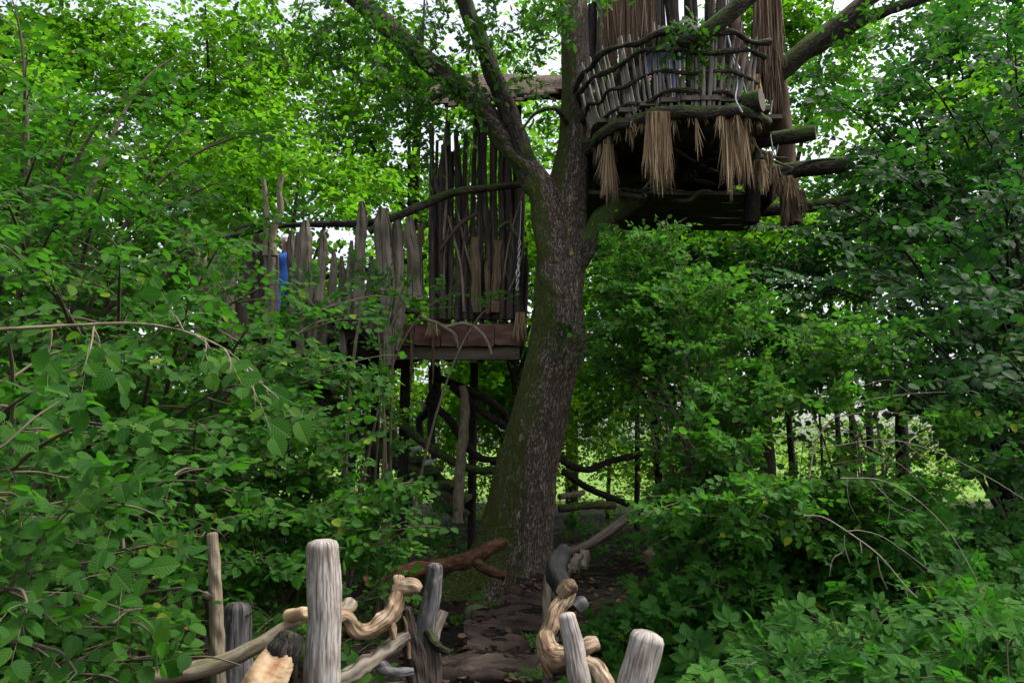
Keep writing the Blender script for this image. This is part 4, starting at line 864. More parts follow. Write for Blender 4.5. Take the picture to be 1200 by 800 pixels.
# ------------------------------------------------------------------ log steps of the path
steps = thing('log_path', (0, 6.4, -.1), 'path of dark split-log treads leading up to the foot of the oak', 'path')
tread = [  # left px, right px, py front edge, depth, width(m along path), tilt
    (505, 640, 830, 5.55, .40), (500, 636, 788, 5.95, .36), (548, 642, 764, 6.35, .26), (543, 640, 742, 6.75, .30), (552, 638, 728, 7.05, .22),
    (590, 652, 716, 7.45, .20), (595, 655, 703, 7.75, .22), (608, 660, 692, 8.1, .18), (622, 668, 682, 8.35, .18)]
def log_tread(a, b, w, t, seed):
    """split log: rounded underside, uneven furrowed top"""
    rng = np.random.default_rng(seed); a = np.array(a); b = np.array(b); n = 26; m = 18
    T = np.linspace(0, 1, n); ang = np.linspace(0, math.pi, m); d = b - a; side = unit(np.cross(d, (0, 0, 1.0))[None])[0]
    V = np.zeros((n, m + 7, 3)); ph = rng.uniform(0, 6, 8)
    for i, t_ in enumerate(T):
        wid = w / 2 * (1 + .10 * math.sin(5 * t_ + ph[0]) + rng.normal(0, .02)) * (1 - .25 * abs(2 * t_ - 1) ** 6)
        c = a + d * t_ + np.array([0, 0, .018 * math.sin(4 * t_ + ph[1])])
        u = np.linspace(1, -1, m)
        ridge = .034 * np.sin(u * 8 + ph[2] + 1.1 * math.sin(3 * t_ + ph[5])) + .024 * np.sin(u * 19 + ph[3] + 2.2 * math.sin(4 * t_ + ph[6])) + rng.normal(0, .007, m) + .05 * (vnoise(np.stack([u * 2 + seed, u * 0 + t_ * 5, u * 0], -1)) - .5)
        V[i, :m] = c + side * (u * wid)[:, None] + np.array([0, 0, 1.0]) * (t * .5 * (1 - .5 * np.abs(u) ** 3) + ridge)[:, None]
        ub = np.linspace(-.9, .9, 7); V[i, m:] = c + side * (ub * wid)[:, None] - np.array([0, 0, 1.0]) * (t * np.sqrt(np.maximum(1 - ub ** 2, .05)))[:, None]
    k = m + 7; i, j = np.meshgrid(np.arange(n - 1), np.arange(k), indexing='ij'); j2 = (j + 1) % k
    Fq = np.stack([i * k + j, i * k + j2, (i + 1) * k + j2, (i + 1) * k + j], -1).reshape(-1, 4)
    L = np.linalg.norm(d); per = w * 2.4
    UV = np.stack([np.stack([j / k * per, T[i] * L], -1), np.stack([(j + 1) / k * per, T[i] * L], -1), np.stack([(j + 1) / k * per, T[i + 1] * L], -1), np.stack([j / k * per, T[i + 1] * L], -1)], -2)
    mb = MB(); mb.add(V.reshape(-1, 3), Fq, UV, 0, rng.random())
    for e in (0, n - 1):
        c = V[e].mean(0); VV = np.vstack([V[e], c]); jj = np.arange(k); Ft = np.stack([jj, (jj + 1) % k, np.full(k, k)], -1)
        if e == 0: Ft = Ft[:, ::-1]
        mb.add(VV, Ft, np.zeros((k * 3, 2)), 0, .4)
    return mb
for i, (l, r_, py, d_, w) in enumerate(tread):
    a, b = P(l, py, d_), P(r_, py + rp.uniform(-3, 3), d_); zc = (a[2] + b[2]) / 2
    zt = zc + .0
    a[2] = b[2] = zt; b[1] += rp.uniform(-.06, .10) + (.16 if 4 < i < 8 else 0) * -1; a[1] += (.14 if 4 < i < 8 else 0)
    log_tread(a, b, w * .86, .13, 700 + i).build('tread', M['tread'], steps)
def tread_litter():
    n = 420; lv = Leaves(); dd = np.array([t_[3] for t_ in tread]); zz = np.array([P(600, t_[2], t_[3])[2] for t_ in tread]); y = rg.uniform(5.5, 8.4, n)
    cx = np.interp(y, dd, [P((t_[0] + t_[1]) / 2, t_[2], t_[3])[0] for t_ in tread]); x = cx + rg.normal(0, .28, n)
    p_ = np.stack([x, y, np.interp(y, dd, zz) + .055 + .02 * rg.random(n)], -1); a = rg.normal(0, 1, (n, 3)); a[:, 2] *= .2; a = unit(a)
    nm = rg.normal(0, .3, (n, 3)); nm[:, 2] += 1; nm = unit(nm - a * (nm * a).sum(1, keepdims=True)); lv.p, lv.a, lv.n, lv.s = [p_], [a], [nm], [rg.uniform(.03, .075, n)]
    tag(lv.leaf_mesh('path_litter', LEAF_LOW, M['dryleaf'], None, rg), 'dry brown leaves lying on the log treads of the path', 'leaf litter', kind='stuff')
tread_litter()
# earth and stones beside the treads
def stone(name, c, r, mat, seed, label):
    rng = np.random.default_rng(seed); n, m = 14, 20; th = np.linspace(0.02, math.pi - .02, n); ph = np.linspace(0, 2 * math.pi, m, endpoint=False)
    Tt, Pp = np.meshgrid(th, ph, indexing='ij'); Dv = np.stack([np.sin(Tt) * np.cos(Pp), np.sin(Tt) * np.sin(Pp), np.cos(Tt)], -1)
    k = .8 + .5 * vnoise(Dv * 1.4 + seed * 3.1) + .12 * vnoise(Dv * 5 + seed); V = np.array(c) + Dv * k[..., None] * np.array(r)
    i, j = np.meshgrid(np.arange(n - 1), np.arange(m), indexing='ij'); j2 = (j + 1) % m
    Fq = np.stack([i * m + j, (i + 1) * m + j, (i + 1) * m + j2, i * m + j2], -1).reshape(-1, 4)
    mb = MB(); mb.add(V.reshape(-1, 3), Fq, V.reshape(-1, 3)[Fq][..., :2]); return tag(mb.build(name, mat), label, 'stone')
M['mossstone'] = wood_mat('mossy_rock', [(.03, .03, .026), (.06, .056, .05), (.10, .095, .085)], 6, 6, .9, .6, .01, moss=.5, moss_up=.6, mosscol=(.05, .075, .016))
sp_ = P(559, 722, 7.2); stone('stone', (sp_[0], 7.2, sp_[2]), (.10, .10, .09), M['mossstone'], 1, 'small moss-topped square stone at the left edge of the log path')
sp_ = P(577, 722, 7.35); stone('stone', (sp_[0], 7.35, sp_[2] - .02), (.07, .08, .05), M['stone'], 3, 'little dark stone beside the log treads, right of the mossy stone')

# ------------------------------------------------------------------ foreground railings
def knobbly(seed, amp=.34, f=9, checks=0, cd=.10):
    """knots and swellings, and long drying cracks running with the grain"""
    r_ = np.random.default_rng(seed); a0 = r_.uniform(0, 6.28, checks); wb = r_.uniform(.1, .5, checks); ph = r_.uniform(0, 6.28, checks)
    def f_(A, L, r):
        c = np.stack([np.cos(A) * 1.1 + seed, np.sin(A) * 1.1, L * f], -1); k = (vnoise(c) - .5) * amp
        c = np.stack([np.cos(A) * 3 + seed, np.sin(A) * 3, L * f * 3.2], -1); k += (vnoise(c) - .5) * amp * .35
        c = np.stack([np.cos(A) * 9, np.sin(A) * 9, L * f * .8 + seed], -1); k += (vnoise(c) - .5) * .07
        for i in range(checks):
            d = np.angle(np.exp(1j * (A - a0[i] - wb[i] * np.sin(L * 3 + ph[i])))); k -= cd * np.exp(-(d / .055) ** 2) * np.clip(np.sin(L * 4.5 + ph[i] * 2) + .55, 0, 1)
        return k
    return f_
def gz(p): return float(zg(p[0], p[1])) - .15
fl = thing('branch_railing', (P(375, 800, 4.3)[0], 4.6, gz(P(375, 800, 4.3))), 'rustic railing of grey posts and crooked branches on the left of the path', 'railing')
def postpart(parent, name, top, bot, w0, w1, d_, mat, seed, label=None, mid=None, **k):
    b = P(bot[0], bot[1], d_); t = P(top[0], top[1], d_)
    v = b - t; b2 = b + v / abs(v[2]) * max(0, b[2] - gz(b)); pts = [b2, b] + ([P(mid[0], mid[1], d_)] if mid else []) + [t]
    rr = [w1 * pxm(d_) / 2, w1 * pxm(d_) / 2] + ([(w0 + w1) / 4 * pxm(d_)] if mid else []) + [w0 * pxm(d_) / 2]
    kw = dict(seg=64, n=64, lump=.04, seed=seed, round_end=True, fine=.012, disp=knobbly(seed, .10, 5, 7, .09)); kw.update(k)
    o = pole(name, pts, rr, mat, parent, **kw)
    if label: o['label'] = label
    return o
postpart(fl, 'post', (378, 640), (377, 800), 37, 41, 4.2, M['grey'], 1, 'thick pale grey weathered post with a flat top', mid=(380, 715), lump=.025)
pk = postpart(fl, 'post', (249, 626), (256, 800), 12.5, 17, 4.45, M['rail'], 2, 'thin tall knobbly post', mid=(253, 700), lump=.08)
pole('knot', [P(247, 697, 4.45), P(240, 696, 4.42)], [.03, .018], M['rail'], pk, seg=10, n=5, lump=.1, round_end=True, seed=3)
postpart(fl, 'post', (278, 712), (277, 800), 29, 36, 4.75, M['greyd'], 4, 'dark stained round-topped stump post', lump=.05)
mb = MB(); tube(mb, [P(110, 826, 4.05), P(155, 800, 4.15), P(205, 789, 4.2), P(262, 776, 4.25), P(300, 757, 4.3), P(330, 737, 4.38), P(356, 722, 4.46)], np.array([11, 10.5, 10, 9.5, 8.5, 7.5, 7]) * pxm(4.2), seg=36, n=110, lump=.05, seed=5, cmi=1, fine=.02, disp=knobbly(5, .22, 7, 3, .06))
rl_ = mb.build('rail', [M['rail'], M['cut']], fl)
mb = MB(); tube(mb, [P(338, 722, 4.42), P(352, 719, 4.36), P(357, 718, 4.33)], [8 * pxm(4.4), 7.5 * pxm(4.4), 6.5 * pxm(4.4)], seg=14, n=10, lump=.08, seed=6, cmi=1, round_end=True)
mb.build('rail_end', [M['cut'], M['cut']], rl_)
# chopped log leaning in the corner
mb = MB(); tube(mb, [P(285, 850, 3.95), P(310, 800, 4.0), P(332, 762, 4.06)], np.array([24, 23, 17]) * pxm(4.0), round_end=True, seg=48, n=50, lump=.06, seed=7, fine=.05, disp=knobbly(7, .08, 6, 6, .08))
ll_ = o = mb.build('leaning_log', [M['cut']], fl); o['label'] = 'short leaning log with fresh split tan face'
pole('dark_bark_top', [P(322, 786, 4.03), P(334, 762, 4.05), P(341, 746, 4.07)], np.array([14, 18, 14]) * pxm(4.0), M['dark'], ll_, seg=36, n=24, lump=.06, seed=8, round_end=True, disp=knobbly(8, .35, 12, 3, .1))
# peeled driftwood branch
dw = pole('driftwood_branch', [P(393, 722, 4.75), P(405, 722, 4.8), P(418, 738, 4.85), P(432, 739, 4.9), P(448, 729, 4.95), P(461, 712, 5.0), P(466, 692, 5.05), P(467, 676, 5.08)], np.array([7.5, 6.5, 8, 9.5, 10, 10, 7, 6]) * pxm(4.95), M['drift'], fl, seg=36, n=90, lump=.10, seed=9, round_end=True, fine=.02, disp=knobbly(9, .5, 11, 3, .10))
pole('driftwood_fork', [P(462, 690, 5.05), P(474, 688, 5.04), P(485, 687, 5.03), P(491, 690, 5.03)], np.array([7, 8.5, 8.5, 6]) * pxm(5), M['drift'], dw, seg=36, n=26, lump=.1, seed=10, round_end=True, disp=knobbly(10, .5, 11, 3, .10))
pole('driftwood_fork', [P(452, 722, 4.98), P(460, 736, 4.96), P(461, 748, 4.95)], np.array([7, 5.5, 3]) * pxm(5), M['drift'], dw, seg=36, n=20, lump=.1, seed=11, round_end=True, disp=knobbly(11, .5, 11, 3, .10))
pole('branch_stub', [P(398, 724, 4.85), P(407, 712, 4.92), P(411, 706, 4.95)], np.array([8, 8.5, 8]) * pxm(4.9), M['rail'], fl, seg=36, n=14, lump=.1, seed=12, round_end=True, disp=knobbly(12, .5, 11, 3, .10))
# posts behind
postpart(fl, 'post', (475, 714), (491, 800), 14, 26, 5.15, M['tread'], 13, 'splintered leaning post beside the driftwood', mid=(482, 752), lump=.12, fine=.08)
pole('splinter', [P(480, 770, 5.1), P(476, 735, 5.1), P(473, 722, 5.08)], np.array([6, 5, 2]) * pxm(5.1), M['orangewood'], fl, seg=8, n=14, lump=.15, seed=14, ell=.5)
postpart(fl, 'post', (510, 664), (498, 740), 20, 30, 5.7, M['greyd'], 15, 'dark tapering post next to the treads', mid=(507, 695), lump=.06, ell=.8)
pole('brace', [P(520, 715, 5.72), P(508, 745, 5.68), P(500, 770, 5.66)], np.array([5, 6.5, 5]) * pxm(5.7), M['slab'], fl, seg=36, n=18, lump=.1, seed=16, disp=knobbly(16, .5, 11, 3, .10))
pole('post', [P(505, 835, 5.6), P(507, 790, 5.62), P(505, 745, 5.65)], np.array([11, 10, 9]) * pxm(5.6), M['pole'], fl, seg=14, n=18, lump=.1, seed=17)
pole('brace', [P(393, 800, 4.7), P(420, 783, 4.8), P(438, 771, 4.9), P(465, 752, 5.05), P(478, 744, 5.1)], np.array([9, 8.5, 8, 9, 8]) * pxm(4.9), M['slab'], fl, seg=36, n=40, lump=.12, seed=18, disp=knobbly(18, .5, 11, 3, .10))
pole('brace', [P(435, 772, 4.9), P(452, 783, 4.95), P(468, 788, 5.0), P(484, 786, 5.05)], np.array([7, 6, 6, 4]) * pxm(4.9), M['greyd'], fl, seg=36, n=26, lump=.12, seed=19, disp=knobbly(19, .5, 11, 3, .10))
pole('root', [P(500, 738, 5.6), P(512, 756, 5.58), P(526, 764, 5.6)], np.array([5, 4.5, 3.5]) * pxm(5.6), M['dark'], fl, seg=10, n=18, lump=.12, seed=20)

fr = thing('branch_railing', (P(690, 800, 4.6)[0], 5.0, gz(P(690, 800, 4.6))), 'railing of peeled driftwood and pale posts on the right of the path', 'railing')
postpart(fr, 'post', (758, 748), (742, 815), 38, 38, 4.15, M['grey'], 21, 'thick pale post leaning right at the bottom edge', lump=.03)
postpart(fr, 'post', (664, 722), (680, 800), 19, 26, 4.65, M['grey'], 22, 'slender pale grey pointed post', mid=(671, 752), lump=.04)
pole('driftwood_branch', [P(668, 690, 5.1), P(661, 703, 5.05), P(650, 722, 5.0), P(641, 742, 4.95), P(640, 752, 4.9), P(646, 766, 4.86), P(658, 772, 4.82), P(676, 764, 4.8), P(690, 757, 4.78), P(699, 754, 4.78)], np.array([8, 10, 11, 9, 10.5, 11.5, 12, 10, 9.5, 8]) * pxm(4.9), M['drift'], fr, seg=36, n=110, lump=.12, seed=23, round_end=True, fine=.02, disp=knobbly(23, .5, 11, 3, .10))
pole('driftwood_branch', [P(640, 752, 4.88), P(640, 778, 4.85), P(644, 792, 4.84)], np.array([9, 7, 4]) * pxm(4.9), M['drift'], fr, seg=36, n=20, lump=.14, seed=24, round_end=True, disp=knobbly(24, .5, 11, 3, .10))
pole('driftwood_fork', [P(686, 774, 4.7), P(698, 782, 4.68), P(710, 800, 4.62), P(722, 822, 4.6)], np.array([8, 9, 9, 9]) * pxm(4.7), M['drift'], fr, seg=36, n=26, lump=.12, seed=25, disp=knobbly(25, .5, 11, 3, .10))
mb = MB(); tube(mb, [P(668, 712, 5.15), P(660, 690, 5.25), P(652, 672, 5.35), P(655, 655, 5.45), P(662, 644, 5.5)], np.array([9, 11, 11.5, 11, 9]) * pxm(5.3), seg=40, n=60, lump=.06, seed=26, round_end=True, disp=knobbly(26, .3, 7, 5, .12))
o = mb.build('dark_log', [M['blackwood']], fr); o['label'] = 'black-green weathered log top rising above the driftwood'
pole('sawn_stub', [P(660, 698, 5.06), P(667, 688, 5.05), P(670, 684, 5.04)], np.array([9, 9, 7]) * pxm(5.1), M['orangewood'], fr, seg=36, n=12, lump=.08, seed=27, round_end=True, disp=knobbly(27, .5, 11, 3, .10))
pole('dark_knob', [P(676, 712, 4.95), P(682, 706, 4.95), P(685, 704, 4.95)], np.array([7, 8, 7]) * pxm(4.95), M['greyd'], fr, seg=14, n=12, lump=.08, seed=28, round_end=True)
postpart(fr, 'stake', (642, 676), (640, 725), 9, 10, 6.4, M['rail'], 29, 'thin pale stake at the path edge', lump=.06)
pole('post', [P(640, 835, 4.85), P(642, 790, 4.9), P(650, 745, 4.95)], np.array([7, 6, 5]) * pxm(4.9), M['pole'], fr, seg=12, n=18, lump=.1, seed=30)

# fallen orange-brown branch at the foot of the oak
fb = thing('fallen_branch', P(500, 672, 7.6), 'rotten orange-brown fallen branch lying across the oak roots', 'fallen branch')
fs_ = pole('stem', [P(425, 684, 7.3), P(470, 672, 7.5), P(520, 663, 7.7), P(555, 652, 7.8), P(590, 634, 8.05)], np.array([7, 8, 9, 9, 6]) * pxm(7.7), M['rust'], fb, seg=30, n=90, lump=.10, seed=31, fine=.05, disp=knobbly(31, .4, 6, 2, .1))
pole('fork', [P(552, 655, 7.78), P(572, 668, 7.75), P(592, 675, 7.75)], np.array([6, 5.5, 5]) * pxm(7.7), M['rust'], fs_, seg=12, n=26, lump=.12, seed=32, fine=.08)
# pole lying at the right of the oak
lp = thing('leaning_pole', P(672, 645, 7.8), 'long brown debarked pole slanting up to the right behind the creeper', 'pole')
pole('stem', [P(664, 648, 7.6), P(690, 638, 7.7), P(720, 618, 7.9), P(750, 595, 8.1), P(776, 574, 8.3)], np.array([5.2, 5.6, 5.4, 5, 4.6]) * pxm(7.9), M['pole'], lp, seg=14, n=50, lump=.07, seed=33)
for i, (lab, pts, r, mt) in enumerate((('thick mossy half-buried pole among creeper leaves below the slanting pole', [(758, 655, 6.9), (780, 638, 7.0), (800, 622, 7.1)], 9, 'rail'),
        ('dark sagging branch rail behind the oak on the right', [(650, 532, 10.5), (668, 545, 10.6), (690, 550, 10.8), (715, 540, 11), (752, 532, 11.2)], 4, 'dark'),
        ('pale brown stick lying on dark earth right of the oak', [(655, 582, 10.2), (684, 577, 10.4)], 3.5, 'rail'),
        ('thin dark branch slanting over earth behind the oak', [(660, 552, 10.4), (690, 572, 10.6), (735, 590, 11)], 4, 'dark'),
        ('mossy stick on the ground just right of the oak foot', [(655, 596, 9.6), (690, 592, 9.7), (720, 592, 9.9)], 4.5, 'mossy'))):
    t = thing('loose_branch', P(*pts[0]), lab, 'branch', 'loose branches around the oak')
    pole('stem', [P(*a) for a in pts], r * pxm(pts[0][2]), M[mt], t, seg=10, n=26, lump=.1, seed=800 + i)
# broken boards by the dark log
bb = thing('broken_boards', P(680, 665, 7.2), 'two short grey boards on the bank beside the dark log top', 'boards')
board('board', P(672, 668, 7.0), P(678, 650, 7.3), .10, .03, (0, -.5, 1), M['slab'], bb, seed=1)
board('board', P(684, 664, 7.1), P(686, 646, 7.4), .09, .03, (0, -.5, 1), M['slab'], bb, seed=2)

# ------------------------------------------------------------------ foliage
rf = np.random.default_rng(11)
def in_poly(px, py, poly):
    poly = np.asarray(poly, float); ins = np.zeros(px.shape, bool); j = len(poly) - 1
    for i in range(len(poly)):
        xi, yi = poly[i]; xj, yj = poly[j]
        c = ((yi > py) != (yj > py)) & (px < (xj - xi) * (py - yi) / (yj - yi + 1e-9) + xi); ins ^= c; j = i
    return ins
# room the bushes leave free: trunk and roots, deck and wall, balcony, path and railings
CLEAR = [([(618, 0), (705, 0), (705, 250), (695, 430), (668, 560), (660, 690), (520, 690), (515, 650), (560, 590), (600, 450), (620, 330), (600, 200), (500, 100), (560, 90), (618, 160)], 8.6, .97),
         ([(470, 180), (615, 180), (615, 420), (455, 425), (440, 330)], 9.2, .88),
         ([(340, 250), (480, 235), (480, 345), (345, 330)], 9.0, .38),
         ([(700, 20), (900, 0), (960, 140), (1000, 185), (1000, 240), (940, 262), (700, 262)], 9.5, .98),
         ([(500, 440), (600, 430), (575, 560), (535, 640), (500, 600)], 10.0, .85),
         ([(505, 640), (690, 640), (700, 800), (490, 800)], 8.5, .985),
         ([(640, 545), (790, 555), (700, 640), (640, 650)], 9.5, .9),
         ([(225, 615), (420, 630), (420, 800), (170, 830), (150, 790), (225, 770)], 4.6, .97),
         ([(385, 660), (520, 650), (520, 800), (385, 800)], 6.2, .96),
         ([(320, 295), (342, 295), (342, 348), (320, 348)], 9.3, .45),
         ([(690, 440), (800, 440), (820, 560), (670, 560)], 9.0, .82),
         ([(890, 478), (1080, 483), (1140, 562), (890, 562)], 13.5, .88)]
def clear(p):
    px, py, f = proj(p); keep = np.ones(len(p), bool); r = rf.random(len(p))
    for poly, d, pr in CLEAR:
        keep &= ~(in_poly(px, py, poly) & (p[:, 1] < d) & (r < pr))
    return keep & (f > 1.6)
TM = {}
TM['hazel'] = [tmpl_mesh('hazel_leaf', t, M['hazel']) for t in (LEAF_HI, LEAF_HI2, LEAF_HI3)]
TM['linden'] = [tmpl_mesh('linden_leaf', t, M['linden']) for t in (LEAF_HI, LEAF_HI2, LEAF_HI3)]
TM['creeper'] = [tmpl_mesh('creeper_leaf', t, M['creeper']) for t in (PALM5, TRIFOL)]
TM['bush'] = [tmpl_mesh('bush_leaf', t, M['bush']) for t in (PINNATE, ASHF)]
TM['rose'] = [tmpl_mesh('rose_leaf', t, M['bush']) for t in (LEAF_MED, fan(HP, .25, .25))]

def bez(a, b, c, t): t = np.asarray(t)[:, None]; return a * (1 - t) ** 2 + 2 * b * t * (1 - t) + c * t ** 2
def shrub(name, label, cat, group, base, tips, nside, slen, nspray, spL, nl, size, leafm, tmpl, twig, singles=0, stem_r=.018, tilt=.28, hang=.2, jit=.3, droop=.2, minpx=9, updir=.15, twr=.003, start=.3, toward=(0, -.35, 0), free=True, stem_name='stem', single_key=None, stemmat=None):
    base = np.array([base[0], base[1], float(zg(base[0], base[1])) - .05])
    t = thing(name, base, label, cat, group); lv = Leaves(); extra = []; up = np.array(toward)
    for i, tip in enumerate(tips):
        tip = np.asarray(tip, float); b0 = base + np.array([rf.uniform(-.35, .35), rf.uniform(-.3, .3), 0])
        ctrl = b0 + (tip - b0) * np.array([.25, .25, .72]) + np.array([rf.uniform(-.2, .2), rf.uniform(-.2, .2), .35 * abs(tip[2] - b0[2]) * .5])
        q = bez(b0, ctrl, tip, np.linspace(0, 1, 9)); L = np.linalg.norm(tip - b0)
        pole(stem_name, q, stem_r * np.linspace(1.2, .25, 9) * min(1.4, .5 + L / 3), stemmat or M['twig'], t, seg=7, n=22, lump=.08, seed=int(rf.integers(1e6)))
        ss = rf.uniform(start, 1, nside); ss[0] = 1.0
        O = bez(b0, ctrl, tip, ss); tang = unit(2 * (ctrl - b0) * (1 - ss)[:, None] + 2 * (tip - ctrl) * ss[:, None])
        D = rf.normal(0, 1, (nside, 3)); D[:, 2] = D[:, 2] * .3 + updir; D = unit(unit(D) + tang * .5); D[0] = tang[0]
        Ls = slen * rf.uniform(.45, 1.1, nside) * (1.15 - .5 * ss)
        for k in range(nside):
            e = O[k] + D[k] * Ls[k] - np.array([0, 0, .12 * Ls[k]])
            extra.append(([O[k], (O[k] + e) / 2 + np.array([0, 0, .06 * Ls[k]]), e], [twr * 2.2, twr * 1.7, twr], int(rf.integers(1e6))))
        u = rf.uniform(.1, 1, (nside, nspray)); u[:, 0] = 1
        OO = O[:, None] + D[:, None] * (Ls[:, None] * u)[..., None] - np.array([0, 0, .12]) * (Ls[:, None] * u ** 2)[..., None]
        DD = np.broadcast_to(D[:, None], OO.shape) * .8 + rf.normal(0, .65, OO.shape) * np.array([1, 1, .35])
        lv.sprays(OO.reshape(-1, 3), DD.reshape(-1, 3), spL * rf.uniform(.6, 1.25, nside * nspray), nl, size, rf, droop=droop, tilt=tilt, jit=jit, hang=hang, twr=twr * .7, up=up)
    if free: lv.filt(clear)
    rest = None
    if singles: rest = lv.single_leaves(TM[single_key or leafm], t, singles, rf, minpx=minpx)
    lv.leaf_mesh('foliage', tmpl, M[leafm], t, rf, rest)
    lv.twig_mesh('twigs', twig, t, extra)
    return t

def pts(lst): return [P(a, b, d) for a, b, d in lst]
# ---- left: hazel thicket from the viewer back to the hut
HZ = 'hazel shrubs left of the path'
shrub('hazel_shrub', 'nearest hazel shrub with large leaves filling the lower left corner', 'shrub', HZ, (-2.9, 4.3),
      pts([(20, 470, 3.0), (90, 500, 3.2), (30, 585, 2.8), (120, 590, 3.1), (20, 690, 2.6), (95, 660, 3.0), (170, 640, 3.5), (60, 760, 2.9), (150, 730, 3.4), (200, 690, 3.8), (100, 790, 3.3), (215, 770, 4.0), (10, 400, 3.4), (200, 560, 4.0)]),
      10, .55, 4, .32, 7, .074, 'hazel', LEAF_MED, M['twig'], singles=300, hang=.35, jit=.32, droop=.3, toward=(.1, -.55, 0))
shrub('hazel_shrub', 'hazel shrub with round leaves behind the thin knobbly post', 'shrub', HZ, (-1.9, 6.2),
      pts([(270, 540, 5.0), (330, 500, 5.4), (380, 540, 5.7), (300, 600, 5.0), (360, 610, 5.4), (420, 600, 5.9), (455, 570, 6.2), (440, 640, 6.0), (310, 660, 4.9), (250, 620, 4.7), (380, 670, 5.5), (470, 620, 6.4), (350, 560, 5.8), (230, 500, 4.8), (330, 720, 5.2), (440, 700, 6.4)]),
      10, .55, 5, .32, 7, .076, 'hazel', LEAF_MED, M['twig'], singles=280, hang=.3, jit=.3, toward=(.05, -.5, 0))
shrub('hazel_shrub', 'tall hazel shrub spreading below and in front of the walkway', 'shrub', HZ, (-3.2, 6.8),
      pts([(60, 330, 4.6), (140, 320, 4.8), (220, 360, 5.2), (280, 400, 5.6), (330, 420, 6.0), (380, 440, 6.4), (300, 340, 6.4), (250, 300, 6.2), (180, 420, 5.0), (120, 420, 4.6), (380, 380, 6.8), (430, 420, 7.0), (250, 460, 5.4), (340, 480, 6.0), (200, 500, 5.2), (420, 350, 7.4), (100, 540, 4.4), (20, 300, 4.4)]),
      12, .62, 5, .34, 8, .078, 'hazel', LEAF_MED, M['twig'], singles=300, hang=.25, stem_r=.022, toward=(.05, -.45, 0))
shrub('hazel_shrub', 'tallest hazel reaching up the left edge in front of the bright canopy', 'shrub', HZ, (-4.8, 7.8),
      pts([(30, 90, 6.6), (90, 140, 6.6), (150, 110, 7.2), (40, 190, 6.0), (120, 220, 6.4), (190, 180, 7.2), (240, 220, 7.6), (60, 270, 5.8), (150, 280, 6.4), (220, 290, 7.0), (10, 240, 5.4), (280, 160, 8.2), (300, 260, 7.6), (200, 70, 8.4), (20, 20, 7.0)]),
      13, .75, 5, .40, 7, .092, 'hazel', LEAF_LOW, M['twig'], singles=150, hang=.2, stem_r=.026, minpx=10)
shrub('hazel_shrub', 'shaded hazel deep in the thicket under the walkway', 'shrub', HZ, (-4.6, 9.6),
      pts([(60, 480, 7.8), (140, 520, 7.8), (200, 580, 8.2), (120, 610, 7.4), (40, 600, 7.0), (240, 640, 8.2), (330, 600, 9.2), (90, 400, 8.4), (180, 450, 8.6), (20, 340, 8.4), (380, 560, 10.2), (300, 520, 9.0)]),
      13, .8, 5, .4, 7, .095, 'hazel', LEAF_LOW, M['twig'], singles=0, hang=.2, stem_r=.025)
# a long bare-looking branch reaching in from the left
hb = thing('hazel_branch', P(0, 386, 2.75), 'long thin bare hazel branch reaching in from the left edge, leaves hanging below', 'branch')
lb = [P(-80, 392, 2.7), P(0, 386, 2.75), P(90, 381, 2.8), P(160, 379, 2.85), P(215, 388, 2.9), P(262, 408, 2.95), P(300, 440, 3.0)]
pole('stem', lb, np.array([2.5, 2.2, 2.0, 1.7, 1.4, 1.1, .8]) * pxm(2.8), M['rail'], hb, seg=9, n=60, lump=.08, seed=77)
lv = Leaves(); ex = []
for (a, b, c, d_) in ((60, 383, 52, 430), (110, 381, 95, 440), (108, 381, 118, 425), (215, 388, 190, 360), (262, 408, 270, 440), (230, 394, 250, 420), (285, 425, 318, 470), (285, 425, 300, 480), (240, 398, 236, 425)):
    o_ = P(a, b, 2.88); e_ = P(c, d_, 2.85 + rf.uniform(-.1, .1)); ex.append(([o_, (o_ + e_) / 2 + np.array([.01, 0, .01]), e_], [.004, .003, .002], int(rf.integers(1e6))))
    lv.sprays([o_ + (e_ - o_) * .35], [(e_ - o_) + np.array([.03, -.02, .05])], np.linalg.norm(e_ - o_) * .9 + .06, 5, .082, rf, droop=.2, tilt=.2, hang=.45, jit=.3, twr=.002, up=np.array([0, -.7, 0]))
lv.single_leaves(TM['hazel'], hb, 300, rf, minpx=1); lv.twig_mesh('twigs', M['rail'], hb, ex)
# a very near twig at the left edge
hb = thing('hazel_twig', P(-40, 520, 1.9), 'pale blurred hazel twig with big leaves close at the left edge', 'twig')
lv = Leaves(); e_ = [P(-60, 560, 2.0), P(0, 525, 2.05), P(40, 490, 2.1), P(70, 470, 2.15)]
pole('stem', e_, [.005, .004, .003, .002], M['twig'], hb, seg=6, n=16, seed=3)
lv.sprays([e_[0], e_[1]], [e_[2] - e_[0], e_[3] - e_[1]], [.3, .22], 5, .075, rf, droop=.1, tilt=.2, hang=.3, jit=.3, twr=.002, up=np.array([.2, -.8, 0])); lv.single_leaves(TM['hazel'], hb, 20, rf, minpx=1)

# ---- maple-like sprays crossing the deck front
shrub('young_maple', 'slender young tree whose feathery leaf spray crosses the deck of the hut', 'sapling', None, (-1.5, 8.2),
      pts([(430, 350, 8.3), (470, 345, 8.4), (520, 348, 8.6), (585, 352, 8.7), (440, 330, 8.4), (450, 395, 8.0), (430, 470, 7.6), (470, 490, 7.6), (420, 310, 8.6), (445, 440, 7.8)]),
      4, .22, 3, .22, 7, .062, 'hazel', LEAF_MED, M['twig'], hang=.25, stem_r=.012, start=.82, free=False, toward=(0, -.4, 0), twr=.002)

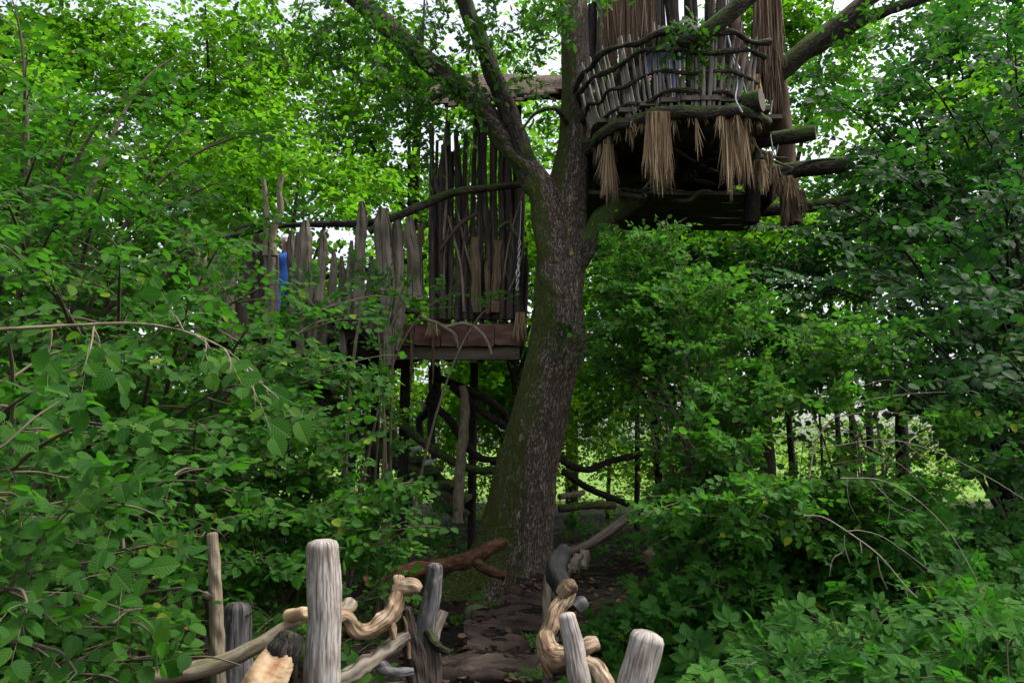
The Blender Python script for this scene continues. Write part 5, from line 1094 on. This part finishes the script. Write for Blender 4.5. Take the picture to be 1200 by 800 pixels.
# ---- right: linden-like tree with big blue-green leaves
LT = 'broad-leaved trees on the right'
shrub('linden_tree', 'broad-leaved tree with drooping blue-green leaf tiers at the right edge', 'tree', LT, (5.6, 8.6),
      pts([(1010, 130, 8.0), (1080, 90, 8.2), (1150, 150, 7.6), (1060, 210, 7.4), (1180, 240, 6.8), (990, 240, 7.8), (1110, 280, 6.8), (1030, 320, 6.8), (1150, 340, 6.3), (960, 330, 7.4), (1080, 390, 6.4), (1180, 420, 6.0), (1000, 400, 6.8), (1120, 450, 6.2), (1190, 60, 7.6), (1100, 200, 8.2), (940, 270, 8.4), (1190, 540, 6.4), (1050, 440, 7.0)]),
      13, .8, 5, .42, 7, .098, 'linden', LEAF_MED, M['dark'], singles=300, hang=.3, stem_r=.02, minpx=10, toward=(-.1, -.5, 0), jit=.26, stem_name='limb', stemmat=M['dark'])
shrub('linden_tree', 'second broad-leaved tree behind, dark leaves against bright sky top right', 'tree', LT, (7.2, 11.5),
      pts([(950, 100, 11), (1000, 170, 10.5), (1060, 120, 10.5), (1120, 60, 10.5), (1180, 120, 10), (1090, 200, 10), (960, 220, 10.8), (1020, 260, 10), (1150, 220, 9.6), (1040, 60, 11.5), (1180, 20, 10.8), (920, 320, 10.5), (1190, 330, 9.4), (1180, 470, 9.2), (1100, 20, 11.5), (900, 400, 10.4)]),
      16, 1.1, 6, .5, 8, .125, 'linden', LEAF_LOW, M['dark'], singles=0, hang=.25, stem_r=.026, jit=.3, stem_name='limb', stemmat=M['dark'], start=.5)
shrub('hornbeam_tree', 'shaded leafy tree behind the bushes below the basket tree house', 'tree', LT, (2.6, 11),
      pts([(715, 310, 11), (760, 290, 11), (800, 300, 10.5), (860, 310, 10.5), (760, 370, 10.8), (830, 400, 10.3), (900, 310, 10.5), (930, 400, 9.8), (705, 420, 11), (880, 450, 10.4), (790, 440, 10.6), (960, 300, 10)]),
      9, .8, 5, .45, 8, .10, 'linden', LEAF_LOW, M['dark'], hang=.2, stem_r=.02, jit=.35, stem_name='limb', stemmat=M['dark'], start=.55)
# ---- small-leaved bush right of the trunk
BU = 'small-leaved bushes right of the oak'
shrub('rose_bush', 'tall airy bush with small pale-green leaflets right of the oak trunk', 'bush', BU, (1.75, 6.7),
      pts([(745, 290, 7.4), (780, 270, 7.3), (730, 340, 7.4), (800, 330, 6.8), (850, 360, 6.4), (770, 380, 6.8), (820, 420, 6.3), (880, 400, 6.2), (730, 420, 7.2), (780, 460, 6.4), (850, 470, 6.0), (910, 440, 6.2), (700, 390, 7.8), (830, 520, 5.7), (760, 520, 6.2), (880, 530, 5.8), (720, 265, 7.8), (712, 300, 7.6), (722, 345, 7.4), (708, 375, 7.7), (735, 395, 7.2), (716, 425, 7.5)]),
      13, .62, 7, .25, 11, .062, 'bush', LEAF_LOW, M['twig'], singles=200, single_key='rose', hang=.2, stem_r=.010, jit=.45, tilt=.45, updir=.25, minpx=5, twr=.002)
shrub('rose_bush', 'spreading small-leaved bush with arching twigs right of centre', 'bush', BU, (2.9, 6.4),
      pts([(930, 400, 6.2), (980, 430, 6.0), (940, 470, 5.8), (1000, 500, 5.8), (900, 560, 5.4), (960, 560, 5.4), (860, 580, 5.2), (820, 590, 5.2), (1040, 540, 5.6), (780, 600, 5.4), (1010, 390, 6.6), (1090, 500, 6.0), (1150, 500, 6.2)]),
      13, .62, 7, .25, 11, .062, 'bush', LEAF_LOW, M['twig'], singles=200, single_key='rose', hang=.2, stem_r=.010, jit=.45, tilt=.45, updir=.2, minpx=5, twr=.002)
for i, (a, b, c, d_, r) in enumerate(((845, 640, 838, 540, 6), (905, 600, 930, 520, 5), (800, 620, 820, 480, 4), (930, 560, 985, 440, 5))): pass

# ---- bottom right: creeper and bramble bank
def bank(x, y): return float(zg(x, y)) + .05
def creeper(label, x0, x1, y0, y1, hfun, n, seed, singles, tk=PALM5, size=.15):
    cx, cy = (x0 + x1) / 2, (y0 + y1) / 2; t = thing('creeper', (cx, cy, bank(cx, cy)), label, 'creeper', 'creeper mounds on the bank right of the path'); lv = Leaves(); r = np.random.default_rng(seed)
    x = r.uniform(x0, x1, n); y = r.uniform(y0, y1, n); h = hfun(x, y); g = zg(x, y)
    bump_ = vnoise(np.stack([x * 2.6, y * 2.6, x * 0], -1)); z = g + h * (.3 + .7 * r.random(n) ** .7) * (.3 + 1.3 * bump_)
    D = r.normal(0, 1, (n, 3)); D[:, 2] = .25 + .3 * r.random(n); D[:, 1] -= .5
    lv.sprays(np.stack([x, y, z], -1), D, r.uniform(.18, .36, n), 4, size, r, droop=.25, tilt=.3, jit=.3, hang=.2, twr=.0025, up=np.array([-.05, -.7, 0])); lv.filt(clear)
    ex = []
    for k in range(60):
        i = int(r.integers(n)); a = np.array([x[i] + r.uniform(-.1, .1), y[i] + r.uniform(-.1, .1), g[i] - .02]); b = np.array([x[i], y[i], z[i] + .1]); ex.append(([a, (a + b) / 2 + np.array([r.uniform(-.08, .08), r.uniform(-.08, .08), .05]), b], [.006, .005, .003], int(r.integers(1e6))))
    rest = lv.single_leaves(TM['creeper'], t, singles, r, minpx=11); half = r.random(len(rest)) < .55; lv.leaf_mesh('foliage', PALM5, M['creeper'], t, r, rest & half); lv.leaf_mesh('foliage', TRIFOL, M['creeper'], t, r, rest & ~half); lv.twig_mesh('stems', M['twig'], t, ex)
hf = lambda x, y: np.clip(.20 + .55 * sstep(.55, 1.3, x) * sstep(3.2, 4.6, y) + .35 * sstep(1.1, 1.6, x) * sstep(4.8, 6.2, y), .1, 1.2)
creeper('creeper mound with five-fingered leaves spilling onto the log path beside the pale posts', .70, 1.75, 3.7, 7.2, hf, 800, 31, 220)
creeper('dense dark creeper bank in the middle of the lower right', 1.75, 2.9, 3.6, 7.0, lambda x, y: np.clip(.3 + .45 * sstep(3.2, 4.6, y) + .5 * sstep(4.8, 6.2, y), .1, 1.3), 850, 32, 240, TRIFOL, .14)
creeper('creeper and bramble patch filling the lower right corner', 2.9, 4.6, 3.9, 7.0, lambda x, y: np.clip(.3 + .3 * sstep(3.4, 5, y) + .25 * sstep(5, 6.4, y), .1, .9), 950, 33, 200)
# bramble canes: long pale arching dead twigs
def cane(label, main, subs, r0=2.0):
    t = thing('dead_cane', P(*main[0]), label, 'twig', 'pale arching dead canes on the right')
    d_ = main[0][2]; st_ = pole('stem', [P(*a) for a in main], np.linspace(r0, r0 * .5, len(main)) * pxm(d_), M['dead'], t, seg=7, n=50, lump=.06, seed=int(rf.integers(1e6)))
    for s_ in subs: pole('side_twig', [P(*a) for a in s_], np.linspace(r0 * .55, r0 * .25, len(s_)) * pxm(d_), M['dead'], st_, seg=5, n=26, lump=.06, seed=int(rf.integers(1e6)))
    return t
cane('forked pale dead cane arching over the creeper on the lower right', [(942, 604, 4.6), (965, 606, 4.55), (995, 624, 4.5), (1030, 650, 4.4), (1060, 685, 4.35), (1075, 700, 4.3)],
     [[(992, 622, 4.5), (1012, 622, 4.5), (1040, 632, 4.5), (1095, 672, 4.45)], [(990, 626, 4.5), (988, 645, 4.5), (976, 655, 4.48), (972, 675, 4.46)], [(1008, 634, 4.45), (1010, 648, 4.42)], [(1028, 652, 4.4), (1032, 672, 4.38), (1040, 690, 4.36)], [(1060, 685, 4.35), (1064, 700, 4.33)], [(990, 642, 4.5), (996, 660, 4.48)]], .95)
cane('long thin dead cane sweeping down to the right past the earth bank', [(985, 560, 5.0), (1030, 562, 4.95), (1070, 582, 4.9), (1110, 620, 4.85), (1140, 670, 4.8), (1165, 725, 4.75)],
     [[(1020, 563, 5), (1050, 590, 4.95), (1085, 605, 4.9)], [(992, 562, 5), (996, 590, 5), (1010, 615, 5)], [(1030, 565, 5), (1042, 590, 4.98), (1040, 615, 4.96)]], .62)
cane('pale cane crossing in front of the sunlit gap', [(930, 530, 5.6), (980, 522, 5.5), (1040, 515, 5.4), (1100, 530, 5.3), (1160, 560, 5.2), (1200, 585, 5.2)],
     [[(1010, 520, 5.5), (1060, 548, 5.4), (1100, 590, 5.4)], [(1060, 518, 5.4), (1110, 560, 5.3), (1150, 600, 5.2)], [(1000, 455, 5.8), (1040, 445, 5.8), (1060, 456, 5.7), (1085, 470, 5.7)]], .62)
cane('thin bare cane slanting up among the small-leaved bushes', [(948, 560, 5.5), (960, 510, 5.6), (1000, 475, 5.7), (1060, 462, 5.8), (1140, 458, 5.9)], [[(980, 488, 5.6), (1030, 482, 5.6), (1090, 490, 5.6)], [(960, 508, 5.6), (950, 480, 5.6)]], 1.0)

# ---- herbs near the path and in the shade
def herb(label, px, py, d_, n, size, key='creeper', tm=TRIFOL, spread=.12, group='low green plants beside the path'):
    c = P(px, py, d_); g = float(zg(c[0], c[1])); t = thing('small_plant', (c[0], c[1], g), label, 'plant', group); lv = Leaves()
    O = np.tile([c[0], c[1], max(g, c[2] - .1)], (n, 1)) + rf.normal(0, spread * .4, (n, 3)) * np.array([1, 1, .3]); D = rf.normal(0, 1, (n, 3)); D[:, 2] = .8
    lv.sprays(O, D, spread * rf.uniform(.8, 1.5, n), 4, size, rf, droop=.3, tilt=.3, jit=.35, hang=.1, twr=.002, up=np.array([0, -.4, 0]))
    rest = lv.single_leaves(TM[key], t, 60, rf, minpx=8); lv.leaf_mesh('foliage', tm, M[key], t, rf, rest); lv.twig_mesh('stems', M['twig'], t)
herb('bright fern-like tuft growing on the right edge of the treads', 632, 735, 6.1, 9, .07, 'bush', ASHF, .10)
herb('green tuft hanging over the lowest tread by the driftwood', 622, 778, 5.6, 7, .07, 'bush', ASHF, .10)
herb('small ground plant in front of the oak roots left of the treads', 568, 695, 7.6, 8, .07, 'creeper', TRIFOL, .12)
herb('tiny round-leaved seedling below the dark leaning post', 537, 712, 7.3, 4, .07, 'hazel', LEAF_HI, .06)
herb('little herb patch at the edge of the upper treads', 605, 724, 7.2, 10, .04, 'bush', PINNATE, .12)
herb('low leafy clump at the left root of the oak', 505, 625, 9.4, 10, .10, 'hazel', LEAF_HI, .16)
herb('leafy sprout on the dark bank under the stairs', 515, 590, 9.8, 8, .09, 'creeper', TRIFOL, .16)
herb('dim leafy clump on the shaded earth right of the oak', 680, 610, 9.6, 12, .10, 'creeper', TRIFOL, .2)
herb('shaded sprout beside the fallen orange-brown branch', 462, 655, 7.6, 12, .09, 'hazel', LEAF_HI, .2)
herb('leafy tuft under the driftwood of the left railing', 425, 780, 5.4, 12, .08, 'hazel', LEAF_HI, .16)

# ---- low ground cover between the trunks
def cover():
    lv = Leaves(); n = 2100; y = 7.2 + 11 * rf.random(n); x = rf.uniform(-1, 1, n) * (1.5 + y * .6); k = vnoise(np.stack([x * .8, y * .8, x * 0 + 3], -1)) + .25 * (np.abs(x) > 2.2) > .52
    k &= ~((np.abs(x - .1) < 1.0) & (y < 9.6)); x, y = x[k], y[k]; n = len(x); D = rf.normal(0, 1, (n, 3)); D[:, 2] = .9
    lv.sprays(np.stack([x, y, zg(x, y)], -1), D, rf.uniform(.12, .34, n), 5, .085, rf, droop=.4, tilt=.3, jit=.35, hang=.1, twr=.002, up=np.array([0, -.3, 0]))
    o = lv.leaf_mesh('ground_cover', LEAF_LOW, M['hazel'], None, rf); tag(o, 'low green seedlings and herbs covering the shaded ground between the trunks', 'ground cover', kind='stuff')
cover()
# ---- oak foliage
def oak_leaves():
    lv = Leaves()
    spots = [(440, 20, 8.0, .55, 40), (500, 60, 8.2, .45, 30), (470, 110, 8.2, .45, 26), (540, 150, 8.4, .3, 14), (420, 70, 8.0, .5, 28), (380, 20, 7.8, .6, 40), (590, 20, 8.2, .35, 22), (640, 20, 8.4, .3, 16), (520, 10, 8.0, .4, 22), (560, 60, 8.3, .25, 10), (625, 95, 8.5, .22, 10), (490, 150, 8.3, .3, 14), (330, -20, 7.6, .7, 40), (620, -40, 8.0, .7, 40), (700, -40, 7.8, .5, 20), (820, 45, 7.5, .15, 8), (800, 25, 7.4, .15, 8), (860, 90, 8.0, .12, 6), (1000, 40, 8.8, .4, 22), (1060, 20, 8.7, .5, 26), (950, 90, 8.9, .3, 14), (700, 5, 8.4, .15, 6), (555, 100, 8.5, .2, 8)]
    for (px, py, d_, s, n) in spots:
        c = P(px, py, d_); O = c + rf.normal(0, s * .5, (n, 3)); D = rf.normal(0, 1, (n, 3)); D[:, 2] -= .3
        lv.sprays(O, D, rf.uniform(.2, .4, n), 9, .115, rf, droop=.35, tilt=.5, jit=.5, hang=.25, twr=.003)
    lv.leaf_mesh('crown', LEAF_OAK, M['oakleaf'], oak, rf); lv.twig_mesh('crown_twigs', M['limb'], oak)
    lv = Leaves()                                        # shoots sprouting from the trunk
    for (px, py, d_, s, n) in ((660, 378, 8.5, .13, 14), (690, 395, 8.3, .10, 8), (650, 395, 8.5, .08, 6), (705, 335, 8.2, .17, 16), (690, 360, 8.3, .12, 8), (715, 400, 8.2, .16, 12)):
        c = P(px, py, d_); lv.sprays(c + rf.normal(0, s, (n, 3)), rf.normal(0, 1, (n, 3)), .16, 7, .07, rf, droop=.2, tilt=.4, jit=.4, hang=.2, twr=.002)
    lv.leaf_mesh('trunk_shoots', LEAF_OAK, M['oakleaf'], oak, rf); lv.twig_mesh('shoot_twigs', M['limb'], oak)
oak_leaves()

# ---- background trees and sunny bushes
def crown(blobs, n, leaf, nl, L, seed, gap=.42, gs=1.1, flat=.35):
    r = np.random.default_rng(seed); lv = Leaves(); B = np.array([[*b] for b in blobs], float); w = B[:, 3] * B[:, 4] * B[:, 5]; w = w ** .8; w /= w.sum()
    k = r.choice(len(B), n, p=w); u = unit(r.normal(0, 1, (n, 3))); rad = r.random(n) ** .45
    O = B[k, :3] + u * rad[:, None] * B[k, 3:6]; keep = vnoise(O / gs + seed * 1.7) > gap; O = O[keep]; u = u[keep]
    D = u * .7 + r.normal(0, .6, u.shape); D[:, 2] *= flat
    lv.sprays(O, D, L * r.uniform(.6, 1.3, len(O)), nl, leaf, r, droop=.25, tilt=.4, jit=.4, hang=.25, twr=0)
    return lv
BT = 'background trees'
def btree(label, x, y, h, blobs, n, seed, leaf=.11, mat='back', tr_r=.14, gap=.42, tmat='dark', name='background_tree', nl=10, L=.6, group=BT, limbs=True, lean=0):
    g = float(zg(x, y)); t = thing(name, (x, y, g), label, 'tree', group); r = np.random.default_rng(seed)
    pole('trunk', [(x, y, g - .1), (x + lean * .3 + r.uniform(-.1, .1), y, g + h * .35), (x + lean + r.uniform(-.2, .2), y, g + h * .85)], [tr_r * 1.15, tr_r * .85, tr_r * .3], M[tmat], t, seg=12, n=30, lump=.06, seed=seed)
    if limbs:
        for i, b in enumerate(blobs[:7]):
            a = np.array([x + lean * .3, y, g + h * r.uniform(.3, .6)]); e = np.array(b[:3]); a[2] = min(a[2], e[2] - .3)
            pole('limb', [a, (a + e) / 2 + np.array([0, 0, -.2]), e, e + (e - a) * .3], [tr_r * .45, tr_r * .35, tr_r * .22, tr_r * .08], M[tmat], t, seg=7, n=18, lump=.08, seed=seed * 10 + i)
    lv = crown(blobs, n, leaf, nl, L, seed, gap); lv.filt(clear); lv.leaf_mesh('crown', LEAF_LOW, M[mat], t, r)
def auto_blobs(x, y, z0, z1, rx, ry, n, seed):
    r = np.random.default_rng(seed); out = []
    for i in range(n):
        zc = z0 + (z1 - z0) * (i + .5) / n; f = math.sin(math.pi * (.18 + .72 * (i + .5) / n)); a = r.uniform(0, 6.28); q = rx * .55 * f
        s = r.uniform(.8, 1.2); out.append((x + math.cos(a) * q, y + math.sin(a) * q * ry / rx, zc, rx * .62 * f * s, ry * .62 * f * s, (z1 - z0) / n * .95 * s + .3))
    return out
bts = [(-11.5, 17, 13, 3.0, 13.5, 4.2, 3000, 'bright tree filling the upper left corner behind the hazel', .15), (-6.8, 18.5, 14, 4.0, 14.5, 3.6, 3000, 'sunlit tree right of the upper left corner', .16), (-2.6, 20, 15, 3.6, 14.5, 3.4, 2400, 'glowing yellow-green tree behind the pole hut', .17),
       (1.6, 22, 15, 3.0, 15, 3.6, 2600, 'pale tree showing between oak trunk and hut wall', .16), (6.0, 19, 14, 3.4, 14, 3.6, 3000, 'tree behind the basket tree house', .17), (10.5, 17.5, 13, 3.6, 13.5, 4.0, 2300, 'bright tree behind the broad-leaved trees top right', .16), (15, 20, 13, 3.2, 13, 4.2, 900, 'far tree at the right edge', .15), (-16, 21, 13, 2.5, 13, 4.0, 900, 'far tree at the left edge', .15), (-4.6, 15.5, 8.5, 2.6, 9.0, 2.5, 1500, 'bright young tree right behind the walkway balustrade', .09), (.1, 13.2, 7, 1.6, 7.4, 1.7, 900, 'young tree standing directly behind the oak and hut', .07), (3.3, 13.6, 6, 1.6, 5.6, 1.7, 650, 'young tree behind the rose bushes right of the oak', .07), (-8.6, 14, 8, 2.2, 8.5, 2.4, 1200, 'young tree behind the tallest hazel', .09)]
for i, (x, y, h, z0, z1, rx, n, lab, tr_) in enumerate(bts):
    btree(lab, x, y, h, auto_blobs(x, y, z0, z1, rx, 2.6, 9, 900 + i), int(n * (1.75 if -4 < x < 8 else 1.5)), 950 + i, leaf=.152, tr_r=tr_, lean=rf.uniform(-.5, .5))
# thin dark saplings in front of the sunny glade
SA = 'thin dark saplings in front of the glade'
for i, (px, dd, r, top, lab) in enumerate(((933, 13, .06, 300, 'dark sapling trunk left of the sunlit gap'), (985, 14, .05, 330, 'thin leaning dark sapling in the sunlit gap'), (1000, 14.5, .06, 330, 'second slim dark sapling in the sunlit gap'), (1022, 14, .07, 320, 'forked dark sapling in the sunlit gap'), (1056, 12.5, .11, 280, 'stout dark trunk at the right of the sunlit gap'), (775, 14, .075, 330, 'leaning dark trunk seen just right of the oak'), (808, 15, .06, 330, 'dark trunk between oak and rose bushes'), (850, 16, .06, 330, 'slim dark stem behind the rose bushes'), (1195, 9.5, .13, 200, 'dark trunk cut by the right edge'), (745, 16, .06, 380, 'thin far stem close right of the oak'), (437, 15, .08, 420, 'dark stem seen under the walkway'), (962, 17, .03, 400, 'very thin stem in the sunlit gap'))):
    b = P(px, 560, dd); g = float(zg(b[0], b[1])); tp = P(px - 16 + 4 * (i % 5) - (14 if i == 5 else 0), top, dd); t = thing('sapling', (b[0], b[1], g), lab, 'sapling', SA)
    pole('trunk', [(b[0], b[1], g - .1), (np.array([b[0], b[1], g]) + tp) / 2 + np.array([rf.uniform(-.08, .08), 0, 0]), tp], [r, r * .85, r * .5], M['dark'], t, seg=9, n=24, lump=.07, seed=970 + i)
    if i in (3, 6): pole('limb', [(np.array([b[0], b[1], g]) + tp) / 2 - np.array([0, 0, .3]), tp * .55 + .45 * np.array([b[0] + .9, b[1], g + 2]), tp + np.array([.35, 0, .1])], [r * .6, r * .5, r * .3], M['dark'], t, seg=7, n=18, lump=.07, seed=990 + i)
    lv = crown([(tp[0], tp[1], tp[2] + .6, 1.0, .9, .8)], 170, .11, 8, .5, 990 + i, .4); lv.filt(clear); lv.leaf_mesh('crown', LEAF_FAR, M['back'], t, rf)
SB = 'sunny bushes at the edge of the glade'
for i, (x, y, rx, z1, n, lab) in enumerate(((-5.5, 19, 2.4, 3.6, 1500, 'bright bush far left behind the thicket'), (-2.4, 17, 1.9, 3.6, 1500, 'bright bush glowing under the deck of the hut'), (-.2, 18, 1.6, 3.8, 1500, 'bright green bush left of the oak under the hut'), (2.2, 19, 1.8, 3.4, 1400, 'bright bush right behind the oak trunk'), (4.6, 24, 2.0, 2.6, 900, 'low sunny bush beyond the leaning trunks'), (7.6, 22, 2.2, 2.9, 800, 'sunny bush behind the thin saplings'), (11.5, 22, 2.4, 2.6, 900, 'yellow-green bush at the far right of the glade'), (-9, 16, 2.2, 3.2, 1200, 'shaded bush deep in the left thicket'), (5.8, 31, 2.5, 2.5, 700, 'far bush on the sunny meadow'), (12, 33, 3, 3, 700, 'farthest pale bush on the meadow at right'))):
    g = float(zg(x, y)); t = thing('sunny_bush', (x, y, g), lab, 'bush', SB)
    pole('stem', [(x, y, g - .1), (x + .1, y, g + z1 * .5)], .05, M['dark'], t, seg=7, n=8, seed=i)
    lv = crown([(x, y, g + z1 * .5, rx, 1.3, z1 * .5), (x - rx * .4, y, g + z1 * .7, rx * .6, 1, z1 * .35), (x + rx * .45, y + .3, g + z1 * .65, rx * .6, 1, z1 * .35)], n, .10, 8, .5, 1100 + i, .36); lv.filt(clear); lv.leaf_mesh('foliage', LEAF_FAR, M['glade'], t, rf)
